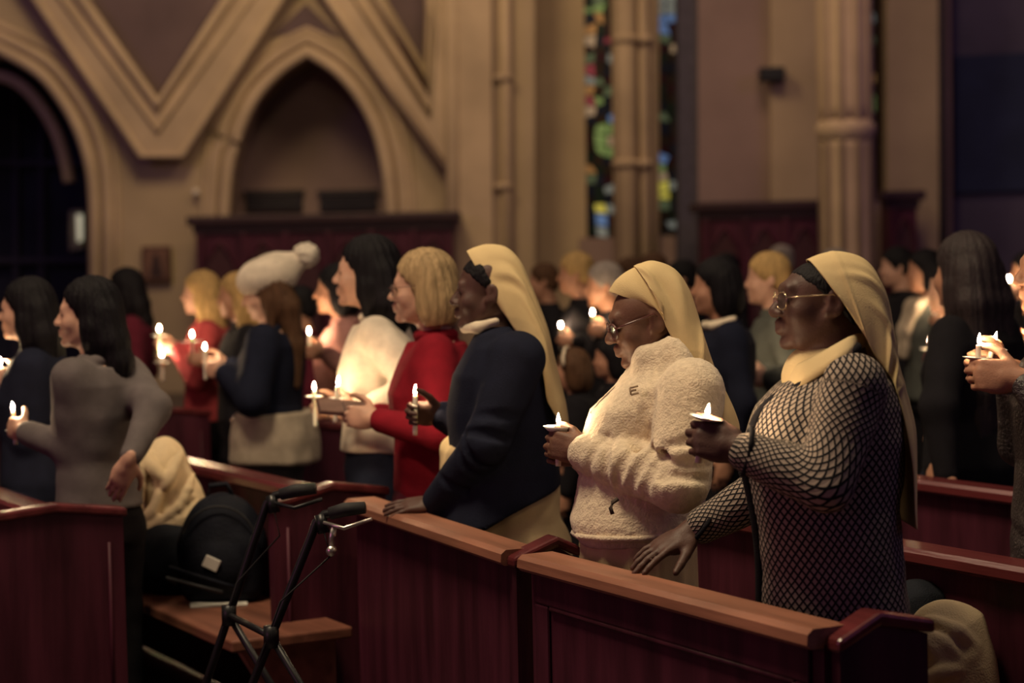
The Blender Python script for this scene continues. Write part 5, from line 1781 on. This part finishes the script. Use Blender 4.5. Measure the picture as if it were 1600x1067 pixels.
bm = bmesh.new()
b_box(bm, (-0.09, -0.068, 0.003), (0.095, 0.066, 0.005))
bmobj('folded_sheet', bm, PAPER, pp)
# coat heaps behind the netted cardigan
q = P(1478, 1010, 4.75)
heap('tan_coat', 'tan coat with a cuff button heaped on the pew seat behind the netted cardigan woman', 'coat', (q.x, q.y, SEAT_Z), [((-0.02, 0, 0.16), (0.10, 0.12, 0.16)), ((0.03, 0, 0.26), (0.07, 0.08, 0.06)), ((0.04, -0.03, 0.14), (0.085, 0.10, 0.12)), ((0.0, -0.05, 0.05), (0.14, 0.12, 0.06))],
     TANC, 0.0065, 16, 0.004, 22, flat_z=0.0, ridges=[(4.66, l) for l in ([(1438, 985, 0), (1478, 1010, -.02), (1500, 1036, -.02)], [(1448, 968, .04), (1490, 984, 0), (1524, 1010, 0)], [(1524, 1008, 0), (1516, 1030, -.01), (1496, 1040, -.02)],
        [(1434, 1030, 0), (1468, 1034, -.02), (1496, 1041, -.02)], [(1434, 1064, -.03), (1470, 1050, -.04), (1500, 1046, -.03)], [(1500, 1046, -.02), (1526, 1048, -.01), (1540, 1072, -.01)], [(1446, 1000, -.01), (1460, 1018, -.02), (1490, 1036, -.02)])], rr=0.02)
q = P(1452, 985, 4.95)
heap('black_coat', 'black coat lying against the tan coat on the pew seat', 'coat', (q.x, q.y, SEAT_Z), [((-0.02, 0.02, 0.18), (0.11, 0.10, 0.16)), ((0.06, 0.03, 0.10), (0.17, 0.11, 0.13))], cloth('black_wool', (0.012, 0.014, 0.02)), 0.009, 21, 0.010, 20, flat_z=0.0)

# ---------------------------------------------------------------- rollator
ro = empty('rollator', (P(440, 800, 5.45).x, 5.45, 0))
tag(ro, 'black folding rollator with grey handles parked before the mahogany pew', 'walker')
ob = Vector(ro.location)


def rp(px, py, d):
    return P(px, py, d) - ob


for k, (hx, hy, d, fx, fy) in enumerate(((425, 776, 5.62, 322, 1067), (502, 806, 5.28, 395, 1067))):
    a = rp(hx - 14, hy + 28, d)
    b = rp(fx, fy, d)
    dr = (b - a) / (a.z - b.z)
    foot = a + dr * (a.z - 0.11)
    hub = a + dr * (a.z - 0.62)
    g0, g1 = rp(hx + 4, hy - 2, d), rp(hx + 68, hy - 13, d - 0.02)
    fr = tube('side_frame', [g1, g0, rp(hx - 8, hy + 10, d), a, hub, foot], 0.0125, BLACKM, ro, 10)
    tube('grip', [g0 + (g1 - g0) * 0.15, g0 + (g1 - g0) * 0.5 + Vector((0, 0, 0.004)), g1], [0.018, 0.020, 0.017], RUBBER, ro, 10)
    tube('brake_lever', [g0 + Vector((0.0, -0.015, -0.02)), (g0 + g1) * 0.5 + Vector((0, -0.02, -0.045)), g1 + Vector((0.02, -0.015, -0.030))], 0.006, BLACKM if k == 0 else SILVER, ro, 8)
    tube('brake_mount', [g0 + Vector((-0.01, 0, 0.0)), g0 + Vector((0.0, -0.01, -0.05))], 0.017, BLACKM, ro, 10)
    tube('brake_cable', [g0 + Vector((0.0, -0.02, -0.04)), a + Vector((0.05, -0.02, -0.06)), hub + Vector((0.03, -0.02, 0.10)), hub + dr * 0.2], 0.0028, RUBBER, ro, 6)
    if k == 1:
        tube('height_pin', [g0 + Vector((0.028, -0.015, -0.03)), g0 + Vector((0.018, -0.015, -0.09))], 0.010, SILVER, ro, 10)
        tube('height_knob', [g0 + Vector((0.020, -0.03, -0.098)), g0 + Vector((0.020, -0.004, -0.098))], 0.014, SILVER, ro, 12)
    tube('clamp', [hub + Vector((0, 0, 0.03)), hub - Vector((0, 0, 0.03))], 0.022, BLACKM, ro, 10)
    rear = Vector((hub.x + 0.30, hub.y, 0.09))
    tube('rear_leg', [hub, rear], 0.0115, BLACKM, ro, 8)
    for nm, c in (('front_wheel', foot), ('rear_wheel', rear)):
        w = empty(nm)
        w.parent = ro
        w.location = (c.x, c.y, 0.10)
        bm = bmesh.new()
        b_tube(bm, [(0.082 * math.cos(t), 0.0, 0.082 * math.sin(t)) for t in np.linspace(0, 2 * math.pi, 25)[:-1]], 0.016, 8, True)
        bmobj('tyre', bm, RUBBER, w, True)
        for j in range(5):
            t = j * 2 * math.pi / 5
            tube('spoke', [(0, 0, 0), (0.07 * math.cos(t), 0, 0.07 * math.sin(t))], 0.007, BLACKM, w, 6)
    if k == 0:
        hub0, a0, foot0 = hub, a, foot
tube('cross_bar', [hub0, hub], 0.010, BLACKM, ro, 8)
tube('cross_bar', [hub0 + Vector((-0.05, 0, -0.22)), hub + Vector((-0.05, 0, -0.22))], 0.010, BLACKM, ro, 8)
